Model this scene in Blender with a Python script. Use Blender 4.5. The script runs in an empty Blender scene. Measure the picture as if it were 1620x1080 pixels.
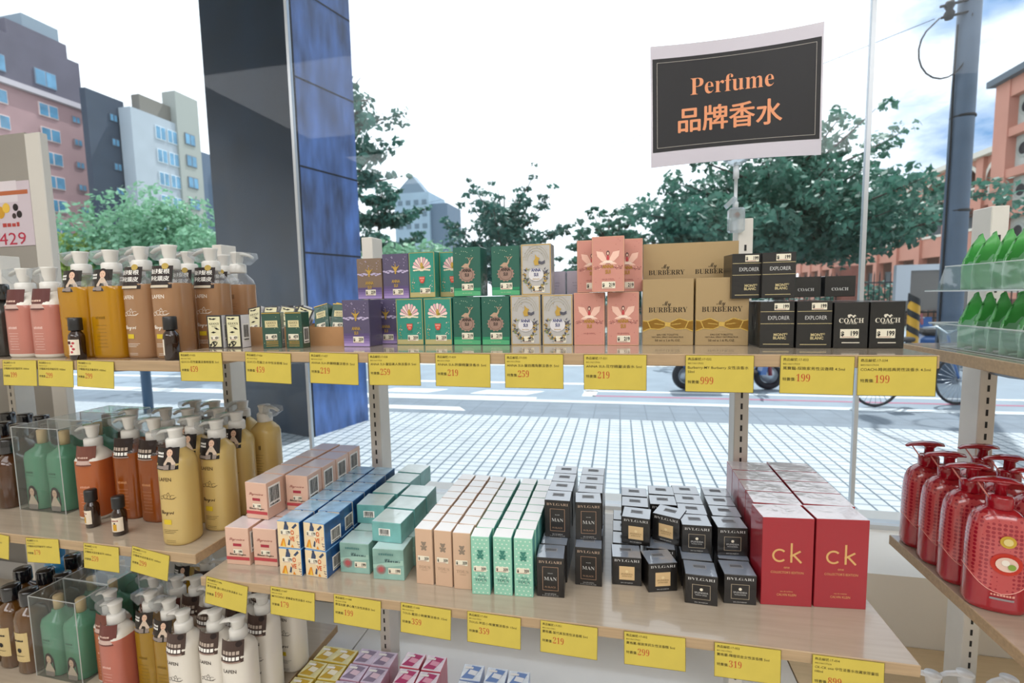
import bpy, math, random
import numpy as np
from math import sin, cos, pi, radians, atan2, sqrt
from mathutils import Matrix, Vector

S = bpy.context.scene
COL = S.collection

# ------------------------------------------------------------------ camera
def make_camera():
    yaw, pit, rol = radians(12.464), radians(-5.266), radians(-1.151)
    f = Vector((-sin(yaw)*cos(pit), cos(yaw)*cos(pit), sin(pit)))
    r = Vector((cos(yaw), sin(yaw), 0)); u = r.cross(f)
    r2 = cos(rol)*r + sin(rol)*u; u2 = -sin(rol)*r + cos(rol)*u
    cd = bpy.data.cameras.new('camera'); co = bpy.data.objects.new('camera', cd); COL.objects.link(co)
    m = Matrix((r2, u2, -f)).transposed().to_4x4(); m.translation = (0, 0, 1.5)
    co.matrix_world = m
    cd.sensor_width = 36; cd.lens = 773.04/1620*36; cd.clip_start = .02; cd.clip_end = 600
    cd.dof.use_dof = True; cd.dof.focus_distance = .92; cd.dof.aperture_fstop = 5.0
    S.camera = co
make_camera()

# ------------------------------------------------------------------ view, sky, sun, shop lamps
S.view_settings.view_transform = 'Standard'
S.view_settings.look = 'None'
S.view_settings.gamma = 1
S.view_settings.use_curve_mapping = False
S.view_settings.exposure = 0.0

def make_sky():
    w = bpy.data.worlds.new('sky'); S.world = w; w.use_nodes = True
    nt = w.node_tree; N = nt.nodes; L = nt.links
    bg = N['Background']
    tc = N.new('ShaderNodeTexCoord')
    mp = N.new('ShaderNodeMapping'); mp.inputs['Scale'].default_value = (2.2, 2.2, 5.0)
    L.new(tc.outputs['Generated'], mp.inputs[0])
    nz = N.new('ShaderNodeTexNoise'); nz.inputs['Scale'].default_value = 1.7; nz.inputs['Detail'].default_value = 7
    nz.inputs['Roughness'].default_value = .58
    L.new(mp.outputs[0], nz.inputs['Vector'])
    # clear blue patch of sky to the right of the street
    dp = N.new('ShaderNodeVectorMath'); dp.operation = 'DOT_PRODUCT'
    dp.inputs[1].default_value = Vector((.60, .70, .38)).normalized()
    L.new(tc.outputs['Generated'], dp.inputs[0])
    mr = N.new('ShaderNodeMapRange'); mr.inputs[1].default_value = .90; mr.inputs[2].default_value = 1.0
    mr.inputs[3].default_value = -.22; mr.inputs[4].default_value = .22
    L.new(dp.outputs['Value'], mr.inputs[0])
    ad = N.new('ShaderNodeMath'); ad.operation = 'ADD'
    L.new(nz.outputs['Fac'], ad.inputs[0]); L.new(mr.outputs[0], ad.inputs[1])
    cr = N.new('ShaderNodeValToRGB')
    cr.color_ramp.elements[0].position = .50; cr.color_ramp.elements[0].color = (.90, .925, .95, 1)
    cr.color_ramp.elements[1].position = .78; cr.color_ramp.elements[1].color = (.11, .24, .44, 1)
    L.new(ad.outputs[0], cr.inputs[0]); L.new(cr.outputs[0], bg.inputs['Color'])
    bg.inputs['Strength'].default_value = 1.8
make_sky()

def lamp(name, kind, loc, energy, color, rot=(0, 0, 0), size=None):
    ld = bpy.data.lights.new(name, kind); lo = bpy.data.objects.new(name, ld); COL.objects.link(lo)
    lo.location = loc; lo.rotation_euler = rot; ld.energy = energy; ld.color = color
    if kind == 'AREA':
        ld.shape = 'RECTANGLE'; ld.size, ld.size_y = size
    return lo, ld
_sd = Vector((.40*.5, .915*.5, .866))          # towards the sun: high, beyond the street
lo, ld = lamp('sun', 'SUN', (5, 12, 20), 4.2, (1.0, .97, .92)); ld.angle = radians(.6)
lo.rotation_euler = _sd.to_track_quat('Z', 'Y').to_euler()
for lx, ly, e in ((-1.8, -.4, 34), (1.6, -.4, 32), (-1.8, -2.6, 62), (1.6, -2.6, 62)):
    lamp('ceiling_lamp_light', 'AREA', (lx, ly, 3.2), e*1.08, (.985, .985, 1.0), (0, 0, 0), (2.8, 1.5))

# ------------------------------------------------------------------ materials
def lin(h):
    h = h.lstrip('#'); c = [int(h[i:i+2], 16)/255 for i in (0, 2, 4)]
    return tuple((x/12.92 if x <= .04045 else ((x+.055)/1.055)**2.4) for x in c)
_M = {}
def M(h, rough=.5, coat=0., metal=0., var=0., vs=30., bump=0., bs=120., trans=0., spec=.5, stretch=None, em=0.):
    key = (h, rough, coat, metal, var, vs, bump, bs, trans, spec, stretch, em)
    if key in _M: return _M[key]
    m = bpy.data.materials.new('mat_%d' % len(_M)); m.use_nodes = True
    nt = m.node_tree; N = nt.nodes; L = nt.links; p = N['Principled BSDF']
    c = lin(h)
    p.inputs['Base Color'].default_value = (*c, 1)
    p.inputs['Roughness'].default_value = rough; p.inputs['Metallic'].default_value = metal
    p.inputs['Coat Weight'].default_value = coat; p.inputs['Coat Roughness'].default_value = .06; p.inputs['Coat IOR'].default_value = 1.5 if coat < .9 else 2.3
    p.inputs['Specular IOR Level'].default_value = spec
    tc = None
    if var or bump:
        tc = N.new('ShaderNodeTexCoord'); mp = N.new('ShaderNodeMapping')
        mp.inputs['Scale'].default_value = stretch or (1, 1, 1)
        L.new(tc.outputs['Object'], mp.inputs[0])
    if var:
        nz = N.new('ShaderNodeTexNoise'); nz.inputs['Scale'].default_value = vs; nz.inputs['Detail'].default_value = 5
        L.new(mp.outputs[0], nz.inputs['Vector'])
        cr = N.new('ShaderNodeValToRGB')
        cr.color_ramp.elements[0].position = .3; cr.color_ramp.elements[0].color = (*[max(0, x*(1-var)) for x in c], 1)
        cr.color_ramp.elements[1].position = .7; cr.color_ramp.elements[1].color = (*[min(1, x*(1+var)) for x in c], 1)
        L.new(nz.outputs['Fac'], cr.inputs[0]); L.new(cr.outputs[0], p.inputs['Base Color'])
    if bump:
        nb = N.new('ShaderNodeTexNoise'); nb.inputs['Scale'].default_value = bs; nb.inputs['Detail'].default_value = 3
        L.new(mp.outputs[0], nb.inputs['Vector'])
        bp = N.new('ShaderNodeBump'); bp.inputs['Strength'].default_value = bump; bp.inputs['Distance'].default_value = .004
        L.new(nb.outputs['Fac'], bp.inputs['Height'])
        L.new(bp.outputs[0], p.inputs['Coat Normal'] if coat else p.inputs['Normal'])
    if em:
        p.inputs['Emission Color'].default_value = (*c, 1); p.inputs['Emission Strength'].default_value = em
    if trans:
        tl = N.new('ShaderNodeBsdfTranslucent'); tl.inputs[0].default_value = (*c, 1)
        mx = N.new('ShaderNodeMixShader'); mx.inputs[0].default_value = trans
        L.new(p.outputs[0], mx.inputs[1]); L.new(tl.outputs[0], mx.inputs[2])
        L.new(mx.outputs[0], N['Material Output'].inputs['Surface'])
    _M[key] = m
    return m
def clear_mat(h, gloss=.06, tint=.95, rough=.02, body=0.):
    """see-through sheet: mostly transparent with a fresnel reflection and a little of its own milky body"""
    key = ('clear', h, gloss, tint, rough, body)
    if key in _M: return _M[key]
    m = bpy.data.materials.new('clear_%d' % len(_M)); m.use_nodes = True
    nt = m.node_tree; N = nt.nodes; L = nt.links; N.remove(N['Principled BSDF'])
    c = lin(h)
    t = N.new('ShaderNodeBsdfTransparent'); t.inputs[0].default_value = (*[x*tint for x in c], 1)
    g = N.new('ShaderNodeBsdfGlossy'); g.inputs['Roughness'].default_value = rough
    lw = N.new('ShaderNodeLayerWeight'); lw.inputs[0].default_value = .5       # schlick: f0 + (1-f0) facing^5
    pw = N.new('ShaderNodeMath'); pw.operation = 'POWER'; pw.inputs[1].default_value = 5.0; L.new(lw.outputs['Facing'], pw.inputs[0])
    cl = N.new('ShaderNodeMath'); cl.operation = 'MULTIPLY_ADD'; cl.inputs[1].default_value = 1-gloss; cl.inputs[2].default_value = gloss
    L.new(pw.outputs[0], cl.inputs[0])
    mx = N.new('ShaderNodeMixShader'); L.new(cl.outputs[0], mx.inputs[0]); L.new(t.outputs[0], mx.inputs[1]); L.new(g.outputs[0], mx.inputs[2])
    last = mx
    if body:
        d = N.new('ShaderNodeBsdfDiffuse'); d.inputs[0].default_value = (*c, 1)
        tl = N.new('ShaderNodeBsdfTranslucent'); tl.inputs[0].default_value = (*c, 1)
        dm = N.new('ShaderNodeMixShader'); dm.inputs[0].default_value = .5
        L.new(d.outputs[0], dm.inputs[1]); L.new(tl.outputs[0], dm.inputs[2])
        m2 = N.new('ShaderNodeMixShader'); m2.inputs[0].default_value = body
        L.new(mx.outputs[0], m2.inputs[1]); L.new(dm.outputs[0], m2.inputs[2]); last = m2
    L.new(last.outputs[0], N['Material Output'].inputs['Surface'])
    _M[key] = m
    return m
def ink(h): return M(h, .45, spec=.3)
def wrap(h, **k):                                      # printed board under a crinkled clear film
    k.setdefault('rough', .4); k.setdefault('coat', .6); k.setdefault('bump', .25); k.setdefault('bs', 45)
    return M(h, **k)
GOLD = M('#c9a24a', .3, metal=.8)

# ------------------------------------------------------------------ text outlines
_T = {}
def text_mesh(s, off=0., res=2):
    key = (s, off, res)
    if key not in _T:
        c = bpy.data.curves.new('t', 'FONT'); c.body = s; c.size = 1; c.resolution_u = res; c.offset = off
        o = bpy.data.objects.new('t', c); me = o.to_mesh()
        n = len(me.vertices); v = np.zeros(n*3); me.vertices.foreach_get('co', v); v = v.reshape(-1, 3)[:, :2].copy()
        f = [tuple(p.vertices) for p in me.polygons]
        o.to_mesh_clear(); bpy.data.objects.remove(o); bpy.data.curves.remove(c)
        if n: v[:, 0] -= (v[:, 0].min()+v[:, 0].max())/2
        _T[key] = (v, f)
    return _T[key]
def bold(s):                                           # serif bold letters
    o = ''
    for ch in s:
        if 'A' <= ch <= 'Z': o += chr(0x1D400+ord(ch)-65)
        elif 'a' <= ch <= 'z': o += chr(0x1D41A+ord(ch)-97)
        elif '0' <= ch <= '9': o += chr(0x1D7CE+ord(ch)-48)
        else: o += ch
    return o
def script(s):
    o = ''
    for ch in s:
        if 'A' <= ch <= 'Z': o += chr(0x1D4D0+ord(ch)-65)
        elif 'a' <= ch <= 'z': o += chr(0x1D4EA+ord(ch)-97)
        else: o += ch
    return o

# ------------------------------------------------------------------ mesh builder
class MB:
    def __init__(s): s.v = []; s.f = []; s.m = []; s.sm = []; s.mats = []
    def mi(s, m):
        if m not in s.mats: s.mats.append(m)
        return s.mats.index(m)
    def add(s, vs, fs, m, smooth=False):
        o = len(s.v); s.v.extend(tuple(p) for p in vs)
        one = not isinstance(m, (list, tuple))
        for k, f in enumerate(fs):
            s.f.append(tuple(o+i for i in f)); s.m.append(s.mi(m if one else m[k])); s.sm.append(smooth)
        return s
    def box(s, x0, x1, y0, y1, z0, z1, m, **face):
        vs = [(x, y, z) for z in (z0, z1) for y in (y0, y1) for x in (x0, x1)]
        fs = [(0, 1, 5, 4), (3, 2, 6, 7), (2, 0, 4, 6), (1, 3, 7, 5), (4, 5, 7, 6), (2, 3, 1, 0)]   # F B L R T D
        return s.add(vs, fs, [face.get(k, m) for k in 'FBLRTD'])
    def rbox(s, x0, x1, y0, y1, z0, z1, c, m, **face):
        """box with chamfered edges"""
        X = (x0, x1); Y = (y0, y1); Z = (z0, z1); vs = []; idx = {}
        for i in (0, 1):
            for j in (0, 1):
                for k in (0, 1):
                    dx = c if i == 0 else -c; dy = c if j == 0 else -c; dz = c if k == 0 else -c
                    for a, p in (('x', (X[i], Y[j]+dy, Z[k]+dz)), ('y', (X[i]+dx, Y[j], Z[k]+dz)), ('z', (X[i]+dx, Y[j]+dy, Z[k]))):
                        idx[(i, j, k, a)] = len(vs); vs.append(p)
        g = lambda i, j, k, a: idx[(i, j, k, a)]
        fs = []; ms = []
        def q(f, mm): fs.append(f); ms.append(mm)
        q([g(0,0,0,'y'), g(1,0,0,'y'), g(1,0,1,'y'), g(0,0,1,'y')], face.get('F', m))
        q([g(1,1,0,'y'), g(0,1,0,'y'), g(0,1,1,'y'), g(1,1,1,'y')], face.get('B', m))
        q([g(0,1,0,'x'), g(0,0,0,'x'), g(0,0,1,'x'), g(0,1,1,'x')], face.get('L', m))
        q([g(1,0,0,'x'), g(1,1,0,'x'), g(1,1,1,'x'), g(1,0,1,'x')], face.get('R', m))
        q([g(0,0,1,'z'), g(1,0,1,'z'), g(1,1,1,'z'), g(0,1,1,'z')], face.get('T', m))
        q([g(0,1,0,'z'), g(1,1,0,'z'), g(1,0,0,'z'), g(0,0,0,'z')], face.get('D', m))
        e = face.get('E', m)
        for j, k in ((0,0), (0,1), (1,1), (1,0)): q([g(0,j,k,'y'), g(1,j,k,'y'), g(1,j,k,'z'), g(0,j,k,'z')], e)
        for i, k in ((0,0), (0,1), (1,1), (1,0)): q([g(i,0,k,'x'), g(i,1,k,'x'), g(i,1,k,'z'), g(i,0,k,'z')], e)
        for i, j in ((0,0), (0,1), (1,1), (1,0)): q([g(i,j,0,'x'), g(i,j,1,'x'), g(i,j,1,'y'), g(i,j,0,'y')], e)
        for i in (0,1):
            for j in (0,1):
                for k in (0,1): q([g(i,j,k,'x'), g(i,j,k,'y'), g(i,j,k,'z')], e)
        return s.add(vs, fs, ms)
    def lathe(s, prof, m, c=(0, 0, 0), a=1., b=1., n=2., seg=28, mats=None, smooth=True, cap=True):
        """prof: (radius, z[, exponent]) rings of superellipse section"""
        vs = []; fs = []; ms = []
        for p in prof:
            r, z = p[0], p[1]; e = 2/(p[2] if len(p) > 2 else n)
            for k in range(seg):
                t = 2*pi*k/seg; ct, st = cos(t), sin(t)
                vs.append((c[0]+a*r*math.copysign(abs(ct)**e, ct), c[1]+b*r*math.copysign(abs(st)**e, st), c[2]+z))
        for i in range(len(prof)-1):
            for k in range(seg):
                fs.append((i*seg+k, i*seg+(k+1) % seg, (i+1)*seg+(k+1) % seg, (i+1)*seg+k)); ms.append(mats[i] if mats else m)
        if cap:
            fs.append(tuple(range(seg-1, -1, -1))); ms.append(mats[0] if mats else m)
            o = (len(prof)-1)*seg; fs.append(tuple(o+k for k in range(seg))); ms.append(mats[-1] if mats else m)
        return s.add(vs, fs, ms, smooth)
    def tube(s, pts, r, m, seg=8, smooth=True, flat=1.):
        pts = [Vector(p) for p in pts]; n = len(pts); rr = r if isinstance(r, (list, tuple)) else [r]*n
        vs = []; fs = []; up = None
        for i, p in enumerate(pts):
            t = (pts[min(i+1, n-1)]-pts[max(i-1, 0)]).normalized()
            ref = Vector((0, 0, 1)) if abs(t.z) < .9 else Vector((1, 0, 0))
            if up is not None and (up-t*up.dot(t)).length > .1: ref = up
            sd = t.cross(ref).normalized(); up = sd.cross(t).normalized()
            for k in range(seg):
                q = 2*pi*k/seg; vs.append(p+sd*cos(q)*rr[i]+up*sin(q)*rr[i]*flat)
        for i in range(n-1):
            for k in range(seg): fs.append((i*seg+k, i*seg+(k+1) % seg, (i+1)*seg+(k+1) % seg, (i+1)*seg+k))
        fs.append(tuple(range(seg-1, -1, -1))); fs.append(tuple((n-1)*seg+k for k in range(seg)))
        return s.add(vs, fs, m, smooth)
    def build(s, name, parent=None, loc=None, rotz=0):
        me = bpy.data.meshes.new(name); me.from_pydata(s.v, [], s.f)
        for m in s.mats: me.materials.append(m)
        me.polygons.foreach_set('material_index', s.m); me.polygons.foreach_set('use_smooth', s.sm)
        me.update()
        o = bpy.data.objects.new(name, me); COL.objects.link(o)
        if parent is not None: o.parent = parent
        if loc is not None: o.location = loc
        o.rotation_euler.z = rotz
        return o

class Face:
    """draws printed shapes on a surface of a mesh under construction"""
    def __init__(s, mb, o, U=(1, 0, 0), V=(0, 0, 1), N=(0, -1, 0), eps=.00025, fn=None):
        s.mb = mb; s.o = Vector(o); s.U = Vector(U); s.V = Vector(V); s.N = Vector(N); s.e = eps; s.k = 1; s.fn = fn
    def P(s, u, v):
        if s.fn: return s.fn(u, v, s.k*s.e)
        return s.o+s.U*u+s.V*v+s.N*(s.k*s.e)
    def up(s, n=1): s.k += n; return s
    def poly(s, pts, m): s.k += .02; s.mb.add([s.P(*p) for p in pts], [tuple(range(len(pts)))], m); return s
    def rect(s, u0, v0, u1, v1, m):
        if s.fn:
            s.k += .02; n = 6; vs = [s.P(u0+(u1-u0)*i/n, v) for v in (v0, v1) for i in range(n+1)]
            s.mb.add(vs, [(i, i+1, n+2+i, n+1+i) for i in range(n)], m); return s
        return s.poly([(u0, v0), (u1, v0), (u1, v1), (u0, v1)], m)
    def disc(s, u, v, r, m, ry=None, n=16, a0=0, a1=2*pi):
        ry = r if ry is None else ry
        return s.poly([(u+r*cos(a0+(a1-a0)*i/n), v+ry*sin(a0+(a1-a0)*i/n)) for i in range(n if a1-a0 > 6.2 else n+1)], m)
    def ring(s, u, v, r0, r1, m, n=24, a0=0, a1=2*pi, sy=1):
        vs = []; s.k += .02
        for i in range(n+1):
            t = a0+(a1-a0)*i/n; vs += [s.P(u+r0*cos(t), v+r0*sin(t)*sy), s.P(u+r1*cos(t), v+r1*sin(t)*sy)]
        s.mb.add(vs, [(2*i, 2*i+1, 2*i+3, 2*i+2) for i in range(n)], m); return s
    def line(s, pts, w, m):
        for (a, b), (c, d) in zip(pts[:-1], pts[1:]):
            l = sqrt((c-a)**2+(d-b)**2) or 1; nx, ny = -(d-b)/l*w/2, (c-a)/l*w/2
            s.poly([(a-nx, b-ny), (c-nx, d-ny), (c+nx, d+ny), (a+nx, b+ny)], m)
        return s
    def frame(s, u0, v0, u1, v1, w, m):
        s.rect(u0, v0, u1, v0+w, m); s.rect(u0, v1-w, u1, v1, m); s.rect(u0, v0+w, u0+w, v1-w, m); s.rect(u1-w, v0+w, u1, v1-w, m); return s
    def text(s, t, u, v, size, m, width=None, align='c', off=0., res=2, sx=1.):
        pv, pf = text_mesh(t, off, res); s.k += .02
        if not len(pv): return s
        w0 = pv[:, 0].max()-pv[:, 0].min(); sx = size*sx
        if width: sx = width/w0
        du = {'c': 0, 'l': w0*sx/2, 'r': -w0*sx/2}[align]
        s.mb.add([s.P(u+du+x*sx, v+y*size) for x, y in pv], pf, m); return s

def bars(F, u, v, w, h, m, n=6):                        # print too small to read
    R = random.Random(int(w*1e5)+n); x = u-w/2; k = w/n
    for i in range(n): F.rect(x+i*k, v, x+i*k+k*R.uniform(.55, .85), v+h*R.uniform(.75, 1), m)

# ------------------------------------------------------------------ things
def tag(o, label, cat, group=None, kind=None):
    if label: o['label'] = label
    if cat: o['category'] = cat
    if group: o['group'] = group
    if kind: o['kind'] = kind
    return o
def struct(o, label=None): o['kind'] = 'structure'; return o
def empty(name, loc=(0, 0, 0), rotz=0):
    o = bpy.data.objects.new(name, None); COL.objects.link(o); o.location = loc; o.rotation_euler.z = rotz
    o.empty_display_size = .05
    return o
def dup(root, loc, rotz=0, label=None, group=None):
    r = root.copy(); COL.objects.link(r); r.location = loc; r.rotation_euler = (0, 0, rotz)
    if label: r['label'] = label
    if group: r['group'] = group
    for ch in list(root.children):
        c = ch.copy(); COL.objects.link(c); c.parent = r
        for g in ch.children:
            d = g.copy(); COL.objects.link(d); d.parent = c
    return r
class Stock:
    """a kind of ware: the first call places the original, later calls place copies"""
    def __init__(s, maker, cat, group=None): s.mk = maker; s.o = None; s.cat = cat; s.g = group
    def put(s, loc, rotz, label, group=None):
        g = group or s.g
        if s.o is None:
            s.o = s.mk(); s.o.location = loc; s.o.rotation_euler = (0, 0, rotz); tag(s.o, label, s.cat, g); return s.o
        return dup(s.o, loc, rotz, label, g)
rnd = random.Random(5)
ORD = ['first', 'second', 'third', 'fourth', 'fifth', 'sixth', 'seventh', 'eighth', 'ninth', 'tenth']

# ------------------------------------------------------------------ the shop room
WHITE = M('#e9e7e2', .55, var=.03, vs=6)
WOOD = M('#cdb48d', .30, coat=.35, var=.10, vs=9, stretch=(1, 14, 14))
WOODTOP = M('#ab9d8a', .2, coat=.75, var=.07, vs=8, stretch=(1, 14, 14))
WOODEDGE = M('#a98f6e', .5, var=.12, vs=10, stretch=(1, 20, 20))
STEEL = M('#8b8f94', .35, metal=.7)
POST = M('#dcd8d0', .4, var=.02)
DARK = M('#1c1c1e', .6)

def block(name, x0, x1, y0, y1, z0, z1, m, **f):
    return MB().box(x0, x1, y0, y1, z0, z1, m, **f).build(name)
struct(block('floor', -4, 4, -5, 2.0, -.05, 0, M('#cfcbc2', .25, coat=.3, var=.05)))
struct(block('ceiling', -4, 4, -5, 2.0, 3.3, 3.35, WHITE))
struct(block('wall_back', -4, 4, -5.1, -5, 0, 3.3, M('#d8d2c6', .7, var=.04, vs=3)))
struct(block('wall_left', -4.1, -4, -5.1, 2.0, 0, 3.3, M('#d8d2c6', .7, var=.04, vs=3)))
struct(block('wall_right', 4, 4.1, -5.1, 2.0, 0, 3.3, M('#d8d2c6', .7, var=.04, vs=3)))
struct(block('wall_front', -14, 14, 1.75, 2.0, 3.35, 6.3, M('#8d8f92', .7)))
struct(block('trim_1', -4, 4, 1.50, 1.95, 0, .70, M('#ece9e3', .45, var=.03, vs=5)))      # window ledge
struct(block('trim_2', -4, 4, 1.79, 1.84, .70, .716, M('#c9cdd0', .35, metal=.4)))
ALU = M('#c3c9cf', .3, metal=.5)
struct(block('trim_3', -1.292, -1.280, 1.802, 1.818, .716, 3.3, ALU))
struct(block('trim_4', .763, .775, 1.802, 1.818, .716, 3.3, ALU))
GLASS = clear_mat('#fafdff', gloss=.015, tint=1.0)
for k, (a, b) in enumerate(((-3.99, -1.293), (-1.279, .762), (.776, 3.99))):
    struct(block('window_%d' % (k+1), a, b, 1.806, 1.814, .718, 3.298, GLASS))
struct(block('unseen_shade_slab', -14, 14, 1.75, 5.55, 6.3, 6.8, M('#8d8f92', .7)))                 # unseen arcade slab, shaped to keep the sun out of the shop

# ------------------------------------------------------------------ shelving
def upright(x, z0, label):
    mb = MB(); mb.rbox(x-.015, x+.015, 1.16, 1.215, z0, 1.658, .0015, POST)
    F = Face(mb, (x, 1.16, z0)); n = int((1.64-z0)/.025)
    for k in range(1, n): F.rect(-.0022, k*.025-.0065, .0022, k*.025+.0065, DARK)
    o = mb.build('shelf_upright'); tag(o, label, 'shelf post', 'slotted shelf uprights'); return o
upright(-1.90, .02, 'white slotted shelf post at the far left beside the beige panel')
upright(-1.086, .02, 'white slotted shelf post behind the tan pump bottles')
upright(-.632, .02, 'white slotted shelf post carrying the left end of the perfume shelves')
upright(.267, .02, 'slotted shelf post under the perfume sign, behind the red boxes')
upright(.730, .02, 'slotted shelf post behind the red soap bottles')
upright(1.63, .02, 'white slotted shelf post right of the red soap bottles, out at the side')

def shelf(x0, x1, y0, z, t, ups, label, top=WOODTOP):
    mb = MB(); mb.rbox(x0, x1, y0, 1.158, z-t, z, .0012, WOODEDGE, T=top, F=WOODEDGE, E=WOODEDGE)
    o = mb.build('shelf_board'); tag(o, label, 'shelf')
    for ux in ups:
        b = MB(); a, y1 = ux-.0015, 1.157
        pts = [(y0+.06, -t-.0002), (y1, -t-.0002), (y1, -t-.042), (y1-.05, -t-.042), (y0+.06, -t-.014)]
        vs = [(xx, y, z+q) for xx in (a, a+.003) for y, q in pts]; n = 5
        b.add(vs, [tuple(range(n-1, -1, -1)), tuple(range(n, 2*n))]+[(i, (i+1) % n, n+(i+1) % n, n+i) for i in range(n)], STEEL)
        b.lathe([(.005, 0), (.005, .006), (.003, .007)], STEEL, seg=10)
        for i in range(len(b.v)-30, len(b.v)):                     # turn the bolt head towards -x
            v = b.v[i]; b.v[i] = (ux-.0015-v[2], y1-.03+v[0], z-t-.026+v[1])
        b.build('bracket', o)
    return o
shelf(-.79, .413, .745, 1.4114, .018, (-.632, .267), 'light wood upper shelf full of boxed perfumes')
shelf(-.79, .413, .745, .9736, .018, (-.632, .267), 'light wood lower shelf with rows of small perfume boxes')
shelf(-2.6, -.822, .768, 1.390, .021, (-1.086, -1.90), 'wooden shelf at the upper left with tan pump bottles')
shelf(-2.6, -.822, .768, 1.003, .021, (-1.086, -1.90), 'wooden shelf at the left with yellow pump bottles')
shelf(-2.6, -.775, .768, .590, .021, (-1.086, -1.90), 'wooden shelf at the lower left with white pump bottles')
shelf(.567, 2.2, .70, 1.388, .021, (.730, 1.63), 'light wood upper right shelf under the plastic trays')
shelf(.567, 2.2, .70, .9736, .021, (.730, 1.63), 'light wood right shelf with the red soap bottles')
DECK_GLARE = M('#dcd9d4', .18, coat=.75, var=.03, vs=6)  # wood deck whitened in colour to hold the window glare
DECK = M('#d6bd97', .18, coat=.6, var=.05, vs=8, stretch=(1, 14, 14))
tag(MB().rbox(-.752, .448, .62, 1.498, .465, .495, .0015, DECK_GLARE).build('base_deck'), 'glare-whitened wood base deck under the perfume shelves by the window ledge', 'shelf deck')
tag(MB().rbox(.451, 2.2, .62, 1.498, .465, .495, .0015, DECK).build('base_deck'), 'light wood base deck under the red soap shelf at the right', 'shelf deck')
tag(MB().rbox(-2.6, -.755, .62, 1.375, .465, .495, .0015, DECK_GLARE).build('base_deck'), 'pale base deck under the shelves at the left', 'shelf deck')
tag(MB().box(-2.6, 2.2, .66, 1.12, 0, .465, M('#cfcac0', .6)).build('plinth'), 'pale plinth under the base decks', 'plinth')

# beige panel with a price poster
p = MB().box(-3.4, -2.066, 1.388, 1.412, 0, 2.115, M('#948f87', .7, var=.04, vs=5)).build('display_panel')
MB().rbox(-2.066, -1.996, 1.384, 1.412, 0, 2.11, .003, M('#cfcbc3', .5)).build('edge_strip', p)
tag(p, 'beige upright panel with a white edge strip at the far left', 'panel')
mb = MB(); mb.box(-2.40, -2.0675, 1.3855, 1.3875, 1.72, 1.950, M('#c9bcc4', .5)); F = Face(mb, (-2.0675, 1.3855, 1.718))
F.rect(-.30, .16, -.06, .235, ink('#d8cfd4')); F.up()
F.rect(-.17, .185, -.01, .20, ink('#b5653f'))
for u, v, r, c in ((-.15, .125, .022, '#c9952b'), (-.12, .14, .018, '#e0b84a'), (-.19, .13, .02, '#a8701f'), (-.075, .14, .013, '#221a1c'), (-.06, .115, .013, '#221a1c'), (-.085, .11, .010, '#3a2c2c')): F.disc(u, v, r, ink(c))
bars(F, -.10, .072, .09, .016, ink('#b0403a'), 4); F.text('429', -.105, .008, .062, ink('#b32a45'), width=.13)
tag(mb.build('price_poster'), 'lilac price poster with a red 429 on the beige panel', 'poster')

# ------------------------------------------------------------------ street
def grid_mat(base, lx, px, wx, ly, py, wy, rough=.6, var=.12):
    m = bpy.data.materials.new('paving'); m.use_nodes = True; nt = m.node_tree; N = nt.nodes; L = nt.links; p = N['Principled BSDF']
    p.inputs['Roughness'].default_value = rough
    tc = N.new('ShaderNodeTexCoord'); sp = N.new('ShaderNodeSeparateXYZ'); L.new(tc.outputs['Object'], sp.inputs[0])
    def mask(o, per, w):
        a = N.new('ShaderNodeMath'); a.operation = 'FLOORED_MODULO'; a.inputs[1].default_value = per; L.new(o, a.inputs[0])
        b = N.new('ShaderNodeMath'); b.operation = 'LESS_THAN'; b.inputs[1].default_value = w; L.new(a.outputs[0], b.inputs[0]); return b.outputs[0]
    nz = N.new('ShaderNodeTexNoise'); nz.inputs['Scale'].default_value = 3; nz.inputs['Detail'].default_value = 8; L.new(tc.outputs['Object'], nz.inputs['Vector'])
    cr = N.new('ShaderNodeValToRGB'); b = lin(base)
    cr.color_ramp.elements[0].color = (*[x*(1-var) for x in b], 1); cr.color_ramp.elements[1].color = (*[min(1, x*(1+var)) for x in b], 1)
    cr.color_ramp.elements[0].position = .3; cr.color_ramp.elements[1].position = .7
    L.new(nz.outputs['Fac'], cr.inputs[0]); last = cr.outputs[0]
    for o, per, w, c in ((sp.outputs['Y'], py, wy, ly), (sp.outputs['X'], px, wx, lx)):
        mx = N.new('ShaderNodeMix'); mx.data_type = 'RGBA'; L.new(mask(o, per, w), mx.inputs[0]); L.new(last, mx.inputs[6]); mx.inputs[7].default_value = (*lin(c), 1); last = mx.outputs[2]
    L.new(last, p.inputs['Base Color']); return m
struct(block('pavement', -30, 40, 1.95, 5.9, -.06, 0, grid_mat('#b9c2c8', '#3f5666', .122, .015, '#71828f', .104, .017)))
struct(block('pavement_strip', -30, 40, 5.9, 6.75, -.06, 0, grid_mat('#717f8c', '#586674', .32, .012, '#586674', .21, .012)))
struct(block('kerb', -30, 40, 6.75, 6.9, -.06, .005, M('#c9d2d8', .7)))
struct(block('road', -60, 60, 6.9, 20, -.08, -.005, M('#8796a3', .75, var=.08, vs=2)))
struct(block('ground', -200, 200, 20, 260, -.09, -.01, M('#8c948c', .9, var=.1, vs=.3)))
RW = M('#e6ecef', .7)
def mark(pts, n='road_marking'):
    vs = [(x, y, -.003) for x, y in pts]; struct(MB().add(vs, [tuple(range(len(pts)))], RW).build(n))
mark([(-14, 8.2), (-.4, 8.2), (-.4, 8.33), (-14, 8.33)]); mark([(-.55, 7.25), (-.35, 7.25), (-.30, 8.33), (-.5, 8.33)])
mark([(-.55, 7.62), (14, 7.62), (14, 7.70), (-.55, 7.70)])
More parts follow.
